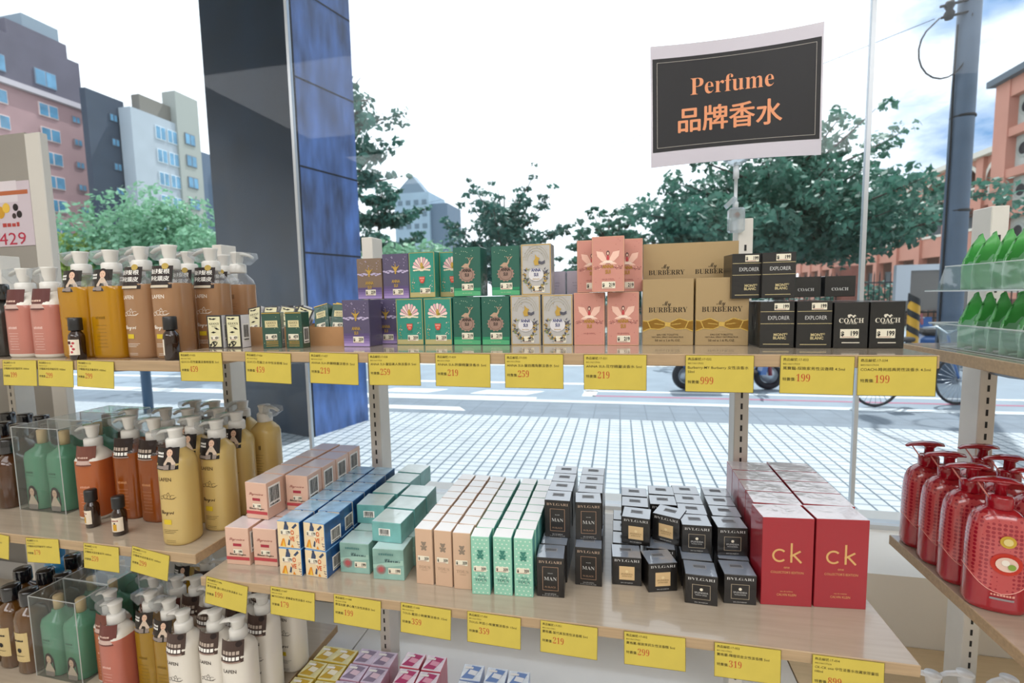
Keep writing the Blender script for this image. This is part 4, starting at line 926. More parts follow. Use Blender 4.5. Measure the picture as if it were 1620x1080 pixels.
# --- small boxes on the base deck, seen under the lower shelf
Z0 = .495
def deckart(c, c2):
    def f(F, w, h):
        F.poly([(-w*.4, h*.2), (w*.1, h*.15), (w*.3, h*.7), (-w*.1, h*.8)], ink(c)); F.up(); F.disc(w*.1, h*.5, w*.15, ink(c2))
    return f
def deckbox(body, top, c, c2, g):
    def mk():
        o = carton('perfume_box', .050, .050, .105, wrap(body), deckart(c, c2), {'T': M(top, .35, coat=.7, var=.2, vs=60)})
        mb = MB(); F = Face(mb, (0, 0, 0), V=(0, 1, 0), N=(0, 0, 1)); F.poly([(-.022, -.020), (.006, -.020), (.020, .018), (-.004, .021)], ink(c)); F.up(); F.poly([(-.010, -.006), (.010, -.010), (.014, .004), (-.006, .008)], ink(c2)); F.rect(-.020, .010, .0, .016, ink('#f4f0ec')); mb.build('top_print', o, (0, 0, .1052)); return o
    return Stock(mk, PBOX, g)
dk = [(deckbox('#d8bd4a', '#e6dca0', '#c9a32e', '#f2ead2', 'yellow boxes on the base deck'), 'yellow', -.735, 2, 1.04),
      (deckbox('#c9a0b4', '#d8c8dc', '#8f7f96', '#e3c6d4', 'lilac boxes on the base deck'), 'lilac pink', -.628, 2, 1.05),
      (deckbox('#d25a70', '#e6d3de', '#b8326a', '#e9a0b8', 'pink and white boxes on the base deck'), 'pink and white', -.498, 2, 1.06),
      (deckbox('#9fb4dc', '#dfe6f2', '#6f8fc9', '#f0f2f7', 'pale blue boxes on the base deck'), 'pale blue', -.345, 3, 1.05)]
for st, cname, x0, n, y0 in dk:
    for r in range(3):
        for i in range(n):
            st.put((x0+.0530*i+.006*rnd.uniform(-1, 1)*(r != 1), y0-.054*r, Z0), radians(rnd.uniform(-4, 4)), '%s box on the deck, %s from the left, %s row from back' % (cname, ORD[i], ORD[r]))

# ------------------------------------------------------------------ yellow price tags
TAGP = M('#c4b048', .55, var=.04, vs=30); TRED = ink('#b4372a'); TBLK = ink('#262217'); TEDGE = ink('#4a4120')
def price_tag(x, y, z, no, name, price, label, lean=0., yaw=0., tip=0., name2=None, blur=False):
    w, h = .0925, .054; mb = MB(); mb.box(-w/2, w/2, -.0004, 0, -h, 0, TAGP)
    F = Face(mb, (0, -.0004, 0), eps=.00012); F.frame(-w/2, -h, w/2, 0, .0005, TEDGE); L = -w/2+.0035
    F.text('商品編號:'+no, L, -.0075, .0046, TBLK, align='l', off=.004, res=2); F.text('8411061'+no.replace('-', ''), L, -.0133, .0036, TBLK, align='l', res=1)
    F.text(name, L, -.0200, .0051, TBLK, align='l', off=.004, res=2, width=min(.082, .0043*len(name)))
    dz = 0
    if name2: F.text(name2, L, -.0262, .0048, TBLK, align='l', off=.004, res=2); dz = -.006
    F.text('特賣價:', L, -.0355+dz, .0052, TBLK, align='l', off=.004, res=2)
    F.text(bold(price), L+.0175, -.0365+dz, .0150, TRED, align='l', off=-.014, sx=.74)
    o = mb.build('price_tag', None, (x, y, z)); o.rotation_euler = (tip, lean, yaw); return tag(o, label, 'price tag', 'yellow price tags on the shelf edges')
yt = .745-.0011
for i, (x, nm, pr, n2) in enumerate(((-.748, 'GUCCI-花悅嘉園淡香精香氛 5ml', '459', None), (-.606, 'GUCCI-花園之水中性淡香精 5ml', '459', None), (-.477, 'ANNA SUI-許願精靈淡香水 5ml', '219', None), (-.366, 'ANNA SUI-童話美人魚淡香水 5ml', '259', None), (-.2465, 'ANNA SUI-許願精靈淡香水 5ml', '219', None), (-.1305, 'ANNA SUI-童話獨角獸淡香水 5ml', '259', None), (-.007, 'ANNA SUI-花悅精靈淡香水 5ml', '219', None), (.140, 'Burberry-MY Burberry 女性淡香水', '999', '50ml'), (.2665, '萬寶龍-探險家男性淡香精 4.5ml', '199', None), (.3625, 'COACH-時尚經典男性淡香水 4.5ml', '199', None))):
    price_tag(x, yt, Z1-.0012, '17-0%d' % (25+i), nm, pr, 'yellow price tag reading %s, %s tag from the left on the upper shelf' % (pr, ORD[i]), radians((0, 2, 1.5, -.5, .5, 0, 0, 0, .6, -.4)[i]), 0, 0, n2)
for i, (x, nm, pr, n2, ln) in enumerate(((-.728, '費洛加蒙-甜心芭比女性淡香水 5ml', '199', None, 7), (-.587, 'MOSCHINO 愛戀愛女性淡香水 4.9ml', '179', None, 2), (-.456, '費洛加蒙-夢心魔力女性淡香水 5ml', '199', None, 2), (-.326, 'TOUS-童話小熊寶寶淡香水 15ml', '359', None, 2), (-.205, 'TOUS-海底小熊寶寶淡香水 15ml', '359', None, 1), (-.080, '寶格麗-當代真我男性淡香精 5ml', '219', None, 1), (.053, '寶格麗-極致茉莉女性淡香精 5ml', '299', None, -.5), (.187, '寶格麗-輝煌琉金女性淡香精 5ml', '319', None, 0), (.321, 'CK-CK one 中性淡香水收藏家限量版', '899', '100ml', 0))):
    price_tag(x, yt, Z2-.0012, '17-0%d' % (46+i), nm, pr, 'yellow price tag reading %s, %s tag from the left on the lower shelf' % (pr, ORD[i]), radians(ln), 0, radians(-2), n2)
yl = .768-.0011
for z, nm, xs in ((1.390, 'upper left', ((-1.222, '199', 0), (-1.125, '299', 1), (-1.022, '299', 2))), (1.003, 'middle left', ((-1.355, '179', 4), (-1.215, '179', -3), (-1.055, '259', 1), (-.928, '299', 8)))):
    for i, (x, pr, ln) in enumerate(xs):
        price_tag(x, yl, z-.0012, '12-1%d' % (20+i), '沙龍級沐浴洗髮系列 1000ml', pr, 'yellow price tag reading %s, %s from the left on the %s shelf' % (pr, ORD[i], nm), radians(ln), 0, radians(-3))

# ------------------------------------------------------------------ pump bottles
CLR = clear_mat('#f2f4f5', gloss=.05, tint=.98, body=.14); PUMPW = M('#e9e6df', .3, coat=.4, trans=.15)
def on_body(a, b, n, z0=0.):
    def fn(u, v, e):
        t = min(.999, abs(u)/a); return Vector((u, -b*(1-t**n)**(1/n)-e, z0+v))
    return fn
def woman(F, u, v, s):
    F.disc(u, v+s*.30, s*.22, ink('#2a1f1d'), s*.27); F.poly([(u-s*.24, v+s*.35), (u-s*.28, v-s*.25), (u+s*.28, v-s*.25), (u+s*.24, v+s*.35)], ink('#2a1f1d')); F.up()
    F.disc(u, v+s*.28, s*.13, ink('#d9b49a'), s*.18); F.poly([(u-s*.07, v+s*.14), (u+s*.07, v+s*.14), (u+s*.26, v-s*.22), (u+s*.24, v-s*.5), (u-s*.24, v-s*.5), (u-s*.26, v-s*.22)], ink('#cbb6a2')); F.up()
    for s_ in (-1, 1): F.disc(u+s_*s*.05, v+s*.30, s*.018, INKD, n=6)
    F.rect(u-s*.035, v+s*.19, u+s*.035, v+s*.205, ink('#a8504a')); F.poly([(u-s*.24, v-s*.28), (u+s*.24, v-s*.28), (u+s*.24, v-s*.5), (u-s*.24, v-s*.5)], ink('#8d8078')); F.k -= 2
def flourish(F, v, w, m):
    for k, (du, dv, r) in enumerate(((-.30, 0, .10), (-.12, .04, .13), (.08, .02, .11), (.26, .03, .12))): F.ring(du*w, v+dv*w, r*w, r*w+.0009, m, 14, .3*k, 4.6+.3*k, sy=.75)
    F.line([(-.42*w, v-.09*w), (-.1*w, v-.05*w), (.2*w, v-.07*w), (.42*w, v+.02*w)], .001, m); F.line([(-.05*w, v+.16*w), (.05*w, v+.26*w), (.12*w, v+.14*w)], .0009, m)
def pump_bottle(liquid, inkc, art, card, a=.033, b=.031, n=2.6, H=.226, spout=-1, shoulder=None, base=None, cover=True, pump=PUMPW, fill=.150):
    o = empty('pump_bottle'); k = H/.226; sh = shoulder or CLR; f = fill*k
    prof = [(.90, 0, n), (.97, .003, n), (1, .008, n), (1, f*.5, n), (1, f-.012, n), (1, f, n), (.93, f+.010, 2.3), (.72, f+.019, 2.1), (.54, f+.025, 2), (.52, f+.030, 2)]
    liq = liquid; mats = [base or liq, base or liq, liq, liq, liq, sh, sh, sh, sh]
    mb = MB(); mb.lathe(prof, liq, a=a, b=b, seg=32, mats=mats)
    if inkc: art(Face(mb, (0, 0, 0), eps=.0004, fn=on_body(a, b, n)), a, f, ink(inkc))
    mb.build('bottle_body', o)
    zc = f+.030
    MB().lathe([(.0175, zc-.003), (.0180, zc), (.0178, zc+.016), (.0150, zc+.019)], pump, seg=24).build('collar', o)
    top = H; mb = MB()
    mb.lathe([(.0095, zc+.018), (.0100, top-.026), (.0122, top-.018), (.0132, top-.006), (.0150, top-.002), (.0145, top)], pump, seg=20)
    mb.tube([(0, 0, top-.006), (spout*.016, 0, top-.005), (spout*.030, 0, top-.008), (spout*.040, 0, top-.014)], [.0095, .0075, .0062, .0050], pump, 10, flat=.6)
    mb.build('pump_head', o)
    if cover:
        P = [(spout*.004, zc+.017), (spout*.018, zc+.016), (spout*.024, top-.030), (spout*.045, top-.015), (spout*.043, top-.003), (spout*.008, top+.0005)]
        vs = [(x, y, z) for y in (-.0125, .0125) for x, z in P]; m_ = len(P)
        MB().add(vs, [tuple(range(m_)), tuple(range(2*m_-1, m_-1, -1))]+[(i, (i+1) % m_, m_+(i+1) % m_, m_+i) for i in range(m_)], CLR).build('clear_cover', o)
    if card:
        mb = MB(); n_ = 8; w_ = .0245; zb, zt = f-.010, f+.034
        def fn(u, v, e): return Vector((u, -.0325*sqrt(max(.05, 1-(u/.036)**2))-.002-e+(v-zb)*.18, v))
        vs = [fn(-w_+2*w_*i/n_, v, e) for e in (0, -.0005) for v in (zb, zt) for i in range(n_+1)]; s_ = n_+1
        fs = [(i, i+1, s_+i+1, s_+i) for i in range(n_)]+[(2*s_+i+1, 2*s_+i, 3*s_+i, 3*s_+i+1) for i in range(n_)]+[(0, s_, 3*s_, 2*s_), (n_, 2*s_+n_, 3*s_+n_, s_+n_)]
        mb.add(vs, fs, ink(card[0])); card[1](Face(mb, (0, 0, 0), eps=.0004, fn=fn), zb, zt); mb.build('neck_tag', o)
    return o
def card_text(F, zb, zt):
    F.text('強健髮根', 0, zt-.015, .0105, WHT, width=.042, off=.01); F.text('淨化頭皮', 0, zt-.029, .0105, WHT, width=.042, off=.01); F.up(); F.rect(-.020, zb+.001, .020, zb+.006, ink('#c9bda8')); F.disc(.013, zt-.001, .006, ink('#b59a4a')); F.k -= 1
def card_woman(F, zb, zt):
    bars(F, -.010, zt-.013, .018, .0042, WHT, 4); bars(F, -.010, zt-.019, .018, .0042, WHT, 4); F.rect(-.020, zb+.002, .002, zb+.008, ink('#8d8078')); woman(F, .010, zb+.022, .042)
def card_plain(F, zb, zt):
    F.rect(-.019, zb+.003, .019, zb+.012, ink('#c2a79c')); bars(F, 0, zb+.017, .026, .004, ink('#d8b8a8'), 6)
def card_dots(F, zb, zt):
    for k in range(5): F.rect(-.018+.0075*k, zb+.006, -.0125+.0075*k, zb+.013, WHT); F.rect(-.018+.0075*k, zb+.017, -.0125+.0075*k, zb+.024, ink('#b8a89a'))
    F.disc(.016, zt-.006, .006, ink('#2a1f1d')); F.rect(-.020, zb+.0005, .020, zb+.003, ink('#9c8478'))
def art_main(F, a, f, m):
    F.text('LAFEN', -.004, f*.80, .0105, m, off=.015); flourish(F, f*.60, .042, m); F.text(script('Gingeni'), -.004, f*.40, .0115, m, width=.030, off=.025)
    F.rect(-.014, f*.27, .004, f*.33, ink('#d1b52c'))
    for k in range(3): F.rect(-.016, f*(.20-.02*k), .016-.004*k, f*(.20-.02*k)+.0007, m)
    for k in range(2): F.rect(-.012, f*(.07-.02*k), .010, f*(.07-.02*k)+.0006, m)
def art_lines(F, a, f, m):
    bars(F, 0, f*.55, .024, .0052, m, 6)
    for k in range(7): F.rect(-.013+.002*(k % 3), f*(.46-.05*k), .013-.002*(k % 2), f*(.46-.05*k)+.0007, m)
def art_back(F, a, f, m):
    bars(F, .006, f*.78, .006, .012, m, 2)
    for k in range(13): F.rect(-.018, f*(.70-.04*k), .014-.003*(k % 3), f*(.70-.04*k)+.0006, m)
def pump(liquid, inkc, art, card, g, **kw): return Stock(lambda: pump_bottle(liquid, inkc, art, card, **kw), 'pump bottle', g)
BRN = M('#b98d66', .25, coat=.6, trans=.35); YLW = M('#d39a14', .15, coat=.8, trans=.45); PNK = M('#d58c7c', .25, coat=.6, trans=.3)
CRM = M('#dfc37c', .35, coat=.5, trans=.3); ORG = M('#cf7440', .2, coat=.7, trans=.4); AMB = M('#a9571d', .15, coat=.8, trans=.4); WHB = M('#ded7cb', .35, coat=.5)
B = {}
B['brown'] = pump(BRN, '#eadfd0', art_main, ('#2b211f', card_text), 'tan pump bottles on the upper left shelf')
B['brownback'] = pump(BRN, '#7c5a3e', art_back, None, 'tan pump bottles on the upper left shelf', spout=1)
B['yellow'] = pump(YLW, '#8a6410', art_lines, ('#2a2620', card_woman), 'clear yellow pump bottles', a=.040, b=.032, n=4, H=.222)
B['pink'] = pump(PNK, '#e8c0b4', art_lines, ('#5d3330', card_plain), 'pink pump bottles', a=.034, n=3.2, H=.192, base=M('#d9d2c6', .4), fill=.132, shoulder=WHB)
B['cream'] = pump(CRM, '#54402a', art_main, ('#211c1a', card_woman), 'cream yellow pump bottles', H=.240, shoulder=CRM, fill=.162)
B['creamback'] = pump(CRM, '#54402a', art_back, None, 'cream yellow pump bottles', H=.240, shoulder=CRM, spout=1, fill=.162)
B['orange'] = pump(ORG, '#e0a080', art_lines, ('#74463a', card_plain), 'orange pump bottles', a=.034, n=3.2, H=.218, base=M('#d9d2c6', .4), fill=.145, shoulder=WHB)
B['amber'] = pump(AMB, '#c98a5c', art_lines, ('#2a1d18', card_dots), 'amber pump bottles', a=.034, n=3, H=.236)
B['white'] = pump(WHB, '#3f342e', art_main, ('#4a3a34', card_dots), 'white pump bottles', H=.238, shoulder=WHB, cover=False, fill=.160)
B['gold'] = pump(M('#b98f1c', .2, coat=.7, trans=.4), '#7a5c14', art_lines, ('#2c2620', card_woman), 'dark yellow pump bottles', H=.238, n=3, fill=.160)
B['coral'] = pump(M('#d07a66', .25, coat=.6, trans=.3), '#e6b6a6', art_lines, ('#6a3c36', card_plain), 'coral pump bottles', H=.225, n=3, shoulder=WHB, fill=.150)
UL, ML, LL = 1.390, 1.003, .590
for k, x, y, r, l in (('pink', -1.268, .822, 0, 'pink pump bottle with a maroon neck tag, left one on the upper left shelf'), ('pink', -1.194, .820, 0, 'pink pump bottle behind the small dark dropper bottle on the upper left shelf'),
    ('yellow', -1.113, .826, 0, 'clear yellow pump bottle next to the pink bottles on the upper left shelf'), ('yellow', -1.031, .824, 0, 'clear yellow pump bottle beside the tan bottles, on the upper left shelf'), ('yellow', -1.10, .935, 5, 'clear yellow pump bottle in the second row of the upper left shelf'),
    ('brown', -.956, .826, -4, 'tan pump bottle next to the clear yellow ones'), ('brown', -.884, .824, 2, 'tan pump bottle behind the brown dropper bottle at the shelf end'), ('brown', -.962, .945, 0, 'tan pump bottle in the second row, mostly hidden by the front tan ones'),
    ('brown', -.862, .903, 3, 'tan pump bottle behind the two small cream flower boxes'), ('brownback', -.880, 1.000, 4, 'tan pump bottle turned around with its spout to the right'), ('brown', -.955, 1.040, 0, 'tan pump bottle at the back of the upper left shelf, by the shelf post')):
    B[k].put((x, y, UL), radians(r), l)
for k, x, y, r, l in (('orange', -1.205, .882, 8, 'orange pump bottle with a brown neck tag beside the clear gift box'), ('amber', -1.120, .902, 5, 'amber pump bottle behind the cream label dropper bottle'), ('amber', -1.045, .898, 0, 'amber pump bottle beside the front cream yellow bottle'),
    ('cream', -.900, .818, 4, 'cream yellow pump bottle standing frontmost on the middle left shelf'), ('cream', -.946, .908, 0, 'cream yellow pump bottle squeezed behind the frontmost one'), ('cream', -.866, .888, 2, 'cream yellow pump bottle at the right end of the middle left shelf'),
    ('cream', -.880, .962, 6, 'cream yellow pump bottle behind the one at the right end'), ('creamback', -.868, 1.040, 0, 'cream yellow pump bottle turned around, at the back right'), ('amber', -1.188, .966, 0, 'amber pump bottle behind the orange one'), ('amber', -1.112, .990, 0, 'amber pump bottle in the second row behind the others'),
    ('cream', -1.030, .975, 0, 'cream yellow pump bottle in the third row beside the amber ones'), ('cream', -.955, .990, 0, 'cream yellow pump bottle in the third row of the middle left shelf'), ('cream', -.958, 1.070, 0, 'cream yellow pump bottle in the back row, second from the right'), ('cream', -1.034, 1.060, 0, 'cream yellow pump bottle in the back row, third from the right'), ('amber', -1.112, 1.078, 0, 'amber pump bottle in the back row of the middle left shelf')):
    B[k].put((x, y, ML), radians(r), l)
for k, x, y, r, l in (('orange', -1.209, .888, 0, 'orange pump bottle on the lower left shelf beside the gift boxes'), ('coral', -1.143, .848, 0, 'coral pump bottle in front of the orange one on the lower left shelf'), ('gold', -1.075, .878, 0, 'dark yellow pump bottle beside the coral one'), ('gold', -1.005, .862, 0, 'dark yellow pump bottle beside the white ones'),
    ('white', -.936, .832, 0, 'white pump bottle in the front row, leftmost white one'), ('white', -.868, .848, 0, 'white pump bottle in the front row, middle white one'), ('white', -.799, .836, 8, 'white pump bottle in the front row, rightmost white one'), ('white', -.806, .918, 0, 'white pump bottle in the second row under the first lower tag'), ('white', -.800, 1.003, 0, 'white pump bottle farthest right on the lower left shelf'),
    ('white', -.877, .930, 0, 'white pump bottle in the second row, second from the right'), ('white', -.948, .922, 0, 'white pump bottle in the second row, third from the right'), ('white', -1.020, .950, 0, 'white pump bottle in the second row behind the dark yellow ones'), ('coral', -1.088, .960, 0, 'coral pump bottle in the second row'), ('orange', -1.163, .962, 0, 'orange pump bottle in the second row behind the front orange one'),
    ('white', -.872, 1.008, 0, 'white pump bottle in the third row, second from the right'), ('white', -.944, 1.000, 0, 'white pump bottle in the third row, third from the right'), ('white', -1.016, 1.030, 0, 'white pump bottle in the third row, fourth from the right'), ('white', -1.086, 1.050, 0, 'white pump bottle in the third row, fifth from the right'), ('gold', -1.160, 1.060, 0, 'dark yellow pump bottle in the third row')):
    B[k].put((x, y, LL), radians(r), l)

# small dropper bottles
def vial(label_col, art):
    def mk():
        o = empty('dropper_bottle'); g = M('#2b1710', .12, coat=.8, trans=.1)
        mb = MB(); mb.lathe([(.0115, 0), (.0135, .0015), (.0138, .045), (.0128, .051), (.0085, .057), (.0080, .060)], g, seg=24); mb.build('bottle_body', o)
        mb = MB(); n = 14; vs = []
        for i in range(n+1):
            a = -pi/2-1.15+2.3*i/n; vs += [(.01395*cos(a), .01395*sin(a), z) for z in (.010, .041)]
        mb.add(vs, [(2*i, 2*i+2, 2*i+3, 2*i+1) for i in range(n)], ink(label_col), True); F = Face(mb, (0, 0, 0), eps=.0002, fn=on_body(.01395, .01395, 2)); art(F); mb.build('paper_label', o)
        MB().lathe([(.0112, .059), (.0118, .060), (.0118, .083), (.0108, .085)], M('#151518', .4, coat=.3), seg=24).build('cap', o); return o
    return mk
def lab_a(F): F.rect(-.011, .012, -.003, .030, ink('#c98f3a')); [F.disc(.003+.003*(k % 2), .016+.006*k, .0026, ink('#b04048'), n=7) for k in range(4)]; F.rect(-.008, .032, .002, .038, ink('#4a1c22'))
def lab_b(F): F.rect(-.004, .013, .004, .027, ink('#c9992f')); bars(F, 0, .033, .015, .0034, ink('#8a2d30'), 5); F.disc(0, .029, .002, INKD, n=6)
va = Stock(vial('#e3d8c6', lab_a), 'dropper bottle'); vb = Stock(vial('#e0d2bd', lab_b), 'dropper bottle')
va.put((-1.079, .778, UL), 0, 'small dark dropper bottle in front of the pink and yellow bottles'); va.put((-.853, .784, UL), radians(-75), 'small brown dropper bottle turned aside at the right end of the upper left shelf')
vb.put((-1.160, .832, ML), radians(-20), 'small dropper bottle with a cream label before the orange bottle'); vb.put((-1.060, .813, ML), radians(10), 'small dropper bottle with a yellow mark before the amber bottles')

# clear gift boxes with two green bottles each
GRN = M('#68b08c', .15, coat=.7, trans=.35); CAPC = M('#d9b98c', .4)
def green_bottle():
    o = empty('green_bottle'); MB().lathe([(.030, 0), (.0335, .004), (.0335, .128), (.030, .140), (.014, .152), (.013, .158)], GRN, n=3, seg=28).build('bottle_body', o)
    mb = MB(); F = Face(mb, (0, 0, 0), eps=.0006, fn=on_body(.0335, .0335, 3)); woman(F, .002, .030, .055); bars(F, 0, .092, .022, .005, ink('#2d6a50'), 5); F.rect(-.012, .086, .012, .0868, ink('#2d6a50')); mb.build('printed_label', o)
    MB().lathe([(.010, .156), (.0105, .190), (.009, .192)], CAPC, seg=16).build('stopper', o); return o
gb = Stock(green_bottle, 'bottle', 'green bottles inside the clear gift boxes')
FILM = clear_mat('#eef3f2', gloss=.05, tint=.97, body=.05)
def gift_box():
    o = MB().box(-.074, .074, -.038, .038, 0, .207, FILM).build('gift_box'); mb = MB(); E_ = clear_mat('#ffffff', gloss=.1, tint=1, body=.45)
    for x in (-.074, .074):
        for y in (-.038, .038): mb.box(x-.0007, x+.0007, y-.0007, y+.0007, 0, .207, E_)
    for y in (-.038, .038): mb.box(-.074, .074, y-.0007, y+.0007, .2063, .2077, E_)
    for x in (-.074, .074): mb.box(x-.0007, x+.0007, -.038, .038, .2063, .2077, E_)
    mb.build('edge_fold', o); return o
gx = Stock(gift_box, 'gift box', 'clear gift boxes holding green bottles')
for z, sh, cx, y0, n in ((ML, 'middle left', -1.365, .908, 3), (LL, 'lower left', -1.334, .884, 3)):
    for r in range(n):
        y = y0+.0785*r; gx.put((cx, y, z), radians(-1), 'clear gift box with two green bottles, %s from the front on the %s shelf' % (ORD[r], sh))
        for s, nm in ((-.0355, 'left'), (.0355, 'right')): gb.put((cx+s, y, z+.0006), radians(-1), 'green bottle, %s one in the %s clear gift box, %s shelf' % (nm, ORD[r], sh))

# black capped bottles with cream labels
def capped(body, labelled, H=.205, cap='#17181c'):
    def mk():
        o = empty('capped_bottle'); MB().lathe([(.027, 0), (.031, .004), (.031, H-.065), (.026, H-.050), (.014, H-.042), (.013, H-.036)], M(body, .15, coat=.7), n=2.4, seg=24).build('bottle_body', o)
        if labelled:
            mb = MB(); F = Face(mb, (0, 0, 0), eps=.0005, fn=on_body(.031, .031, 2.4)); F.rect(-.021, .035, .021, .110, ink('#c9b27e')); F.up(); bars(F, 0, .088, .026, .0045, INKD, 6); F.disc(0, .065, .006, INKD); F.rect(-.012, .050, .012, .051, INKD); mb.build('paper_label', o)
        MB().lathe([(.0185, H-.036), (.0195, H-.034), (.0190, H-.004), (.0175, H)], M(cap, .12, coat=.8), seg=24).build('cap', o); return o
    return mk
c1 = Stock(capped('#5b3a14', True), 'bottle', 'black capped bottles on the left shelves'); c2 = Stock(capped('#4a2a12', False, .170), 'bottle', 'black capped bottles on the left shelves')
for i, (x, y) in enumerate(((-1.445, .872), (-1.515, .878), (-1.585, .870), (-1.440, .945), (-1.510, .952), (-1.580, .945), (-1.445, 1.020), (-1.518, 1.025))):
    c1.put((x, y, LL), 0, 'black capped bottle on the lower left shelf, %s of the %s row' % (('right one', 'middle one', 'left one')[i % 3], ('first', 'second', 'third')[i//3]))
for i, (x, y) in enumerate(((-1.490, .893), (-1.570, .905), (-1.640, 1.010), (-1.715, 1.020), (-1.560, 1.030), (-1.700, 1.105), (-1.780, 1.115), (-1.860, 1.120))):
    c2.put((x, y, ML), 0, 'dark amber bottle with a black cap on the middle left shelf, %s from the front' % ORD[i])
bb = capped('#2f86b8', False, .225, '#2f86b8')(); bb.location = (-1.590, 1.035, LL); tag(bb, 'bright blue bottle behind the black capped ones on the lower left shelf', 'bottle')
kb = capped('#34332f', False, .16, '#2a2a28')(); kb.location = (-1.350, .822, UL); tag(kb, 'charcoal bottle at the far left end of the upper left shelf', 'bottle')

# red soap bottles
def dotted(base, dot, scale):
    m = bpy.data.materials.new('dotted'); m.use_nodes = True; nt = m.node_tree; N = nt.nodes; L = nt.links; p = N['Principled BSDF']
    p.inputs['Roughness'].default_value = .2; p.inputs['Coat Weight'].default_value = .8; p.inputs['Coat Roughness'].default_value = .05
    tc = N.new('ShaderNodeTexCoord'); v = N.new('ShaderNodeTexVoronoi'); v.inputs['Scale'].default_value = scale; v.inputs['Randomness'].default_value = .15; L.new(tc.outputs['Object'], v.inputs['Vector'])
    lt = N.new('ShaderNodeMath'); lt.operation = 'LESS_THAN'; lt.inputs[1].default_value = .40; L.new(v.outputs['Distance'], lt.inputs[0])
    mx = N.new('ShaderNodeMix'); mx.data_type = 'RGBA'; L.new(lt.outputs[0], mx.inputs[0]); mx.inputs[6].default_value = (*lin(base), 1); mx.inputs[7].default_value = (*lin(dot), 1); L.new(mx.outputs[2], p.inputs['Base Color']); return m
DOT = dotted('#c24f50', '#98182b', 150); SRED = M('#a00f20', .2, coat=.7); SRD2 = M('#9c0f20', .15, coat=.7)
def soap():
    o = empty('soap_bottle'); a, b, n = .040, .029, 2.7
    mb = MB(); seg = 40; mb.lathe([(.86, 0), (.97, .003), (1.0, .010), (.99, .060), (.985, .100), (.96, .125), (.90, .143), (.78, .156), (.58, .165), (.40, .170)], SRED, a=a, b=b, n=n, seg=seg); F = Face(mb, (0, 0, 0), eps=.0012, fn=on_body(a, b, n)); bars(F, .002, .031, .030, .0036, ink('#e6a090'), 8); F.rect(-.014, .024, .016, .0275, ink('#9a8f90')); mb.build('bottle_body', o)
    mb = MB(); vs = []; rows_ = [(None, 0), (.992, .075), (.987, .100), (.962, .125), (.902, .143), (.80, .1545), (.70, .160)]
    for q in range(len(rows_)):
        for k in range(seg):
            t = 2*pi*k/seg; ct, st = cos(t), sin(t); r, z = rows_[q]
            if r is None: z = .052-.018*cos(t-pi/2)**2*(1 if st < 0 else .6)+.012*abs(ct); r = .99
            r += .010; e = 2/n; vs.append((a*r*math.copysign(abs(ct)**e, ct), b*r*math.copysign(abs(st)**e, st), z))
    nr = len(rows_); mb.add(vs, [(i*seg+k, i*seg+(k+1) % seg, (i+1)*seg+(k+1) % seg, (i+1)*seg+k) for i in range(nr-1) for k in range(seg)], DOT, True)
    mb.tube([vs[k % seg] for k in range(seg+1)], .0007, ink('#e8a59a'), 5); mb.build('dotted_sleeve', o)
    mb = MB(); F = Face(mb, (0, 0, 0), eps=.0008, fn=on_body(a*1.01, b*1.01, n)); F.disc(.004, .085, .020, ink('#c23a2c'), .018, 22); F.up(); F.disc(.004, .085, .014, ink('#e8c8b8'), .012, 20); F.up()
    F.disc(.002, .088, .005, ink('#f0e7da')); F.disc(.010, .082, .005, ink('#8aa54a')); mb.build('front_label', o)
    mb = MB(); F = Face(mb, (0, 0, 0), eps=.0008, fn=on_body(a*1.01, b*1.01, n)); F.disc(.004, .122, .010, ink('#c9a53a'), n=18); F.up(); F.disc(.004, .122, .006, ink('#e2cf8a'), n=14); mb.build('round_seal', o)
    mb = MB(); mb.lathe([(.0165, .168), (.0175, .170), (.0172, .186), (.0150, .190)], SRD2, seg=22); mb.build('collar', o)
    mb = MB(); mb.lathe([(.0085, .189), (.0080, .206), (.0110, .208), (.0120, .211)], SRD2, seg=16)
    mb.tube([(.022, 0, .212), (.010, 0, .2135), (-.010, 0, .2135), (-.032, 0, .2100), (-.040, 0, .2060)], [.0085, .0125, .0125, .0085, .0045], SRD2, 12, flat=.35); mb.build('pump_head', o)
    mb = MB(); mb.tube([(-.030, 0, .209), (-.022, -.004, .195), (-.014, -.006, .182)], .0012, ink('#d98a80'), 6); mb.build('lock_strap', o); return o
so = Stock(soap, 'soap bottle', 'red soap bottles on the right shelf')
for i, y in enumerate((1.122, 1.056, .991, .922)): so.put((.6125-.002*i, y, .9736), radians(-6-3*i), 'red dotted soap bottle in the left column, %s from the front' % ORD[3-i])
for i, y in enumerate((1.118, 1.050, .984, .916)): so.put((.702, y, .9736), radians(-5), 'red dotted soap bottle in the second column, %s from the front' % ORD[3-i])

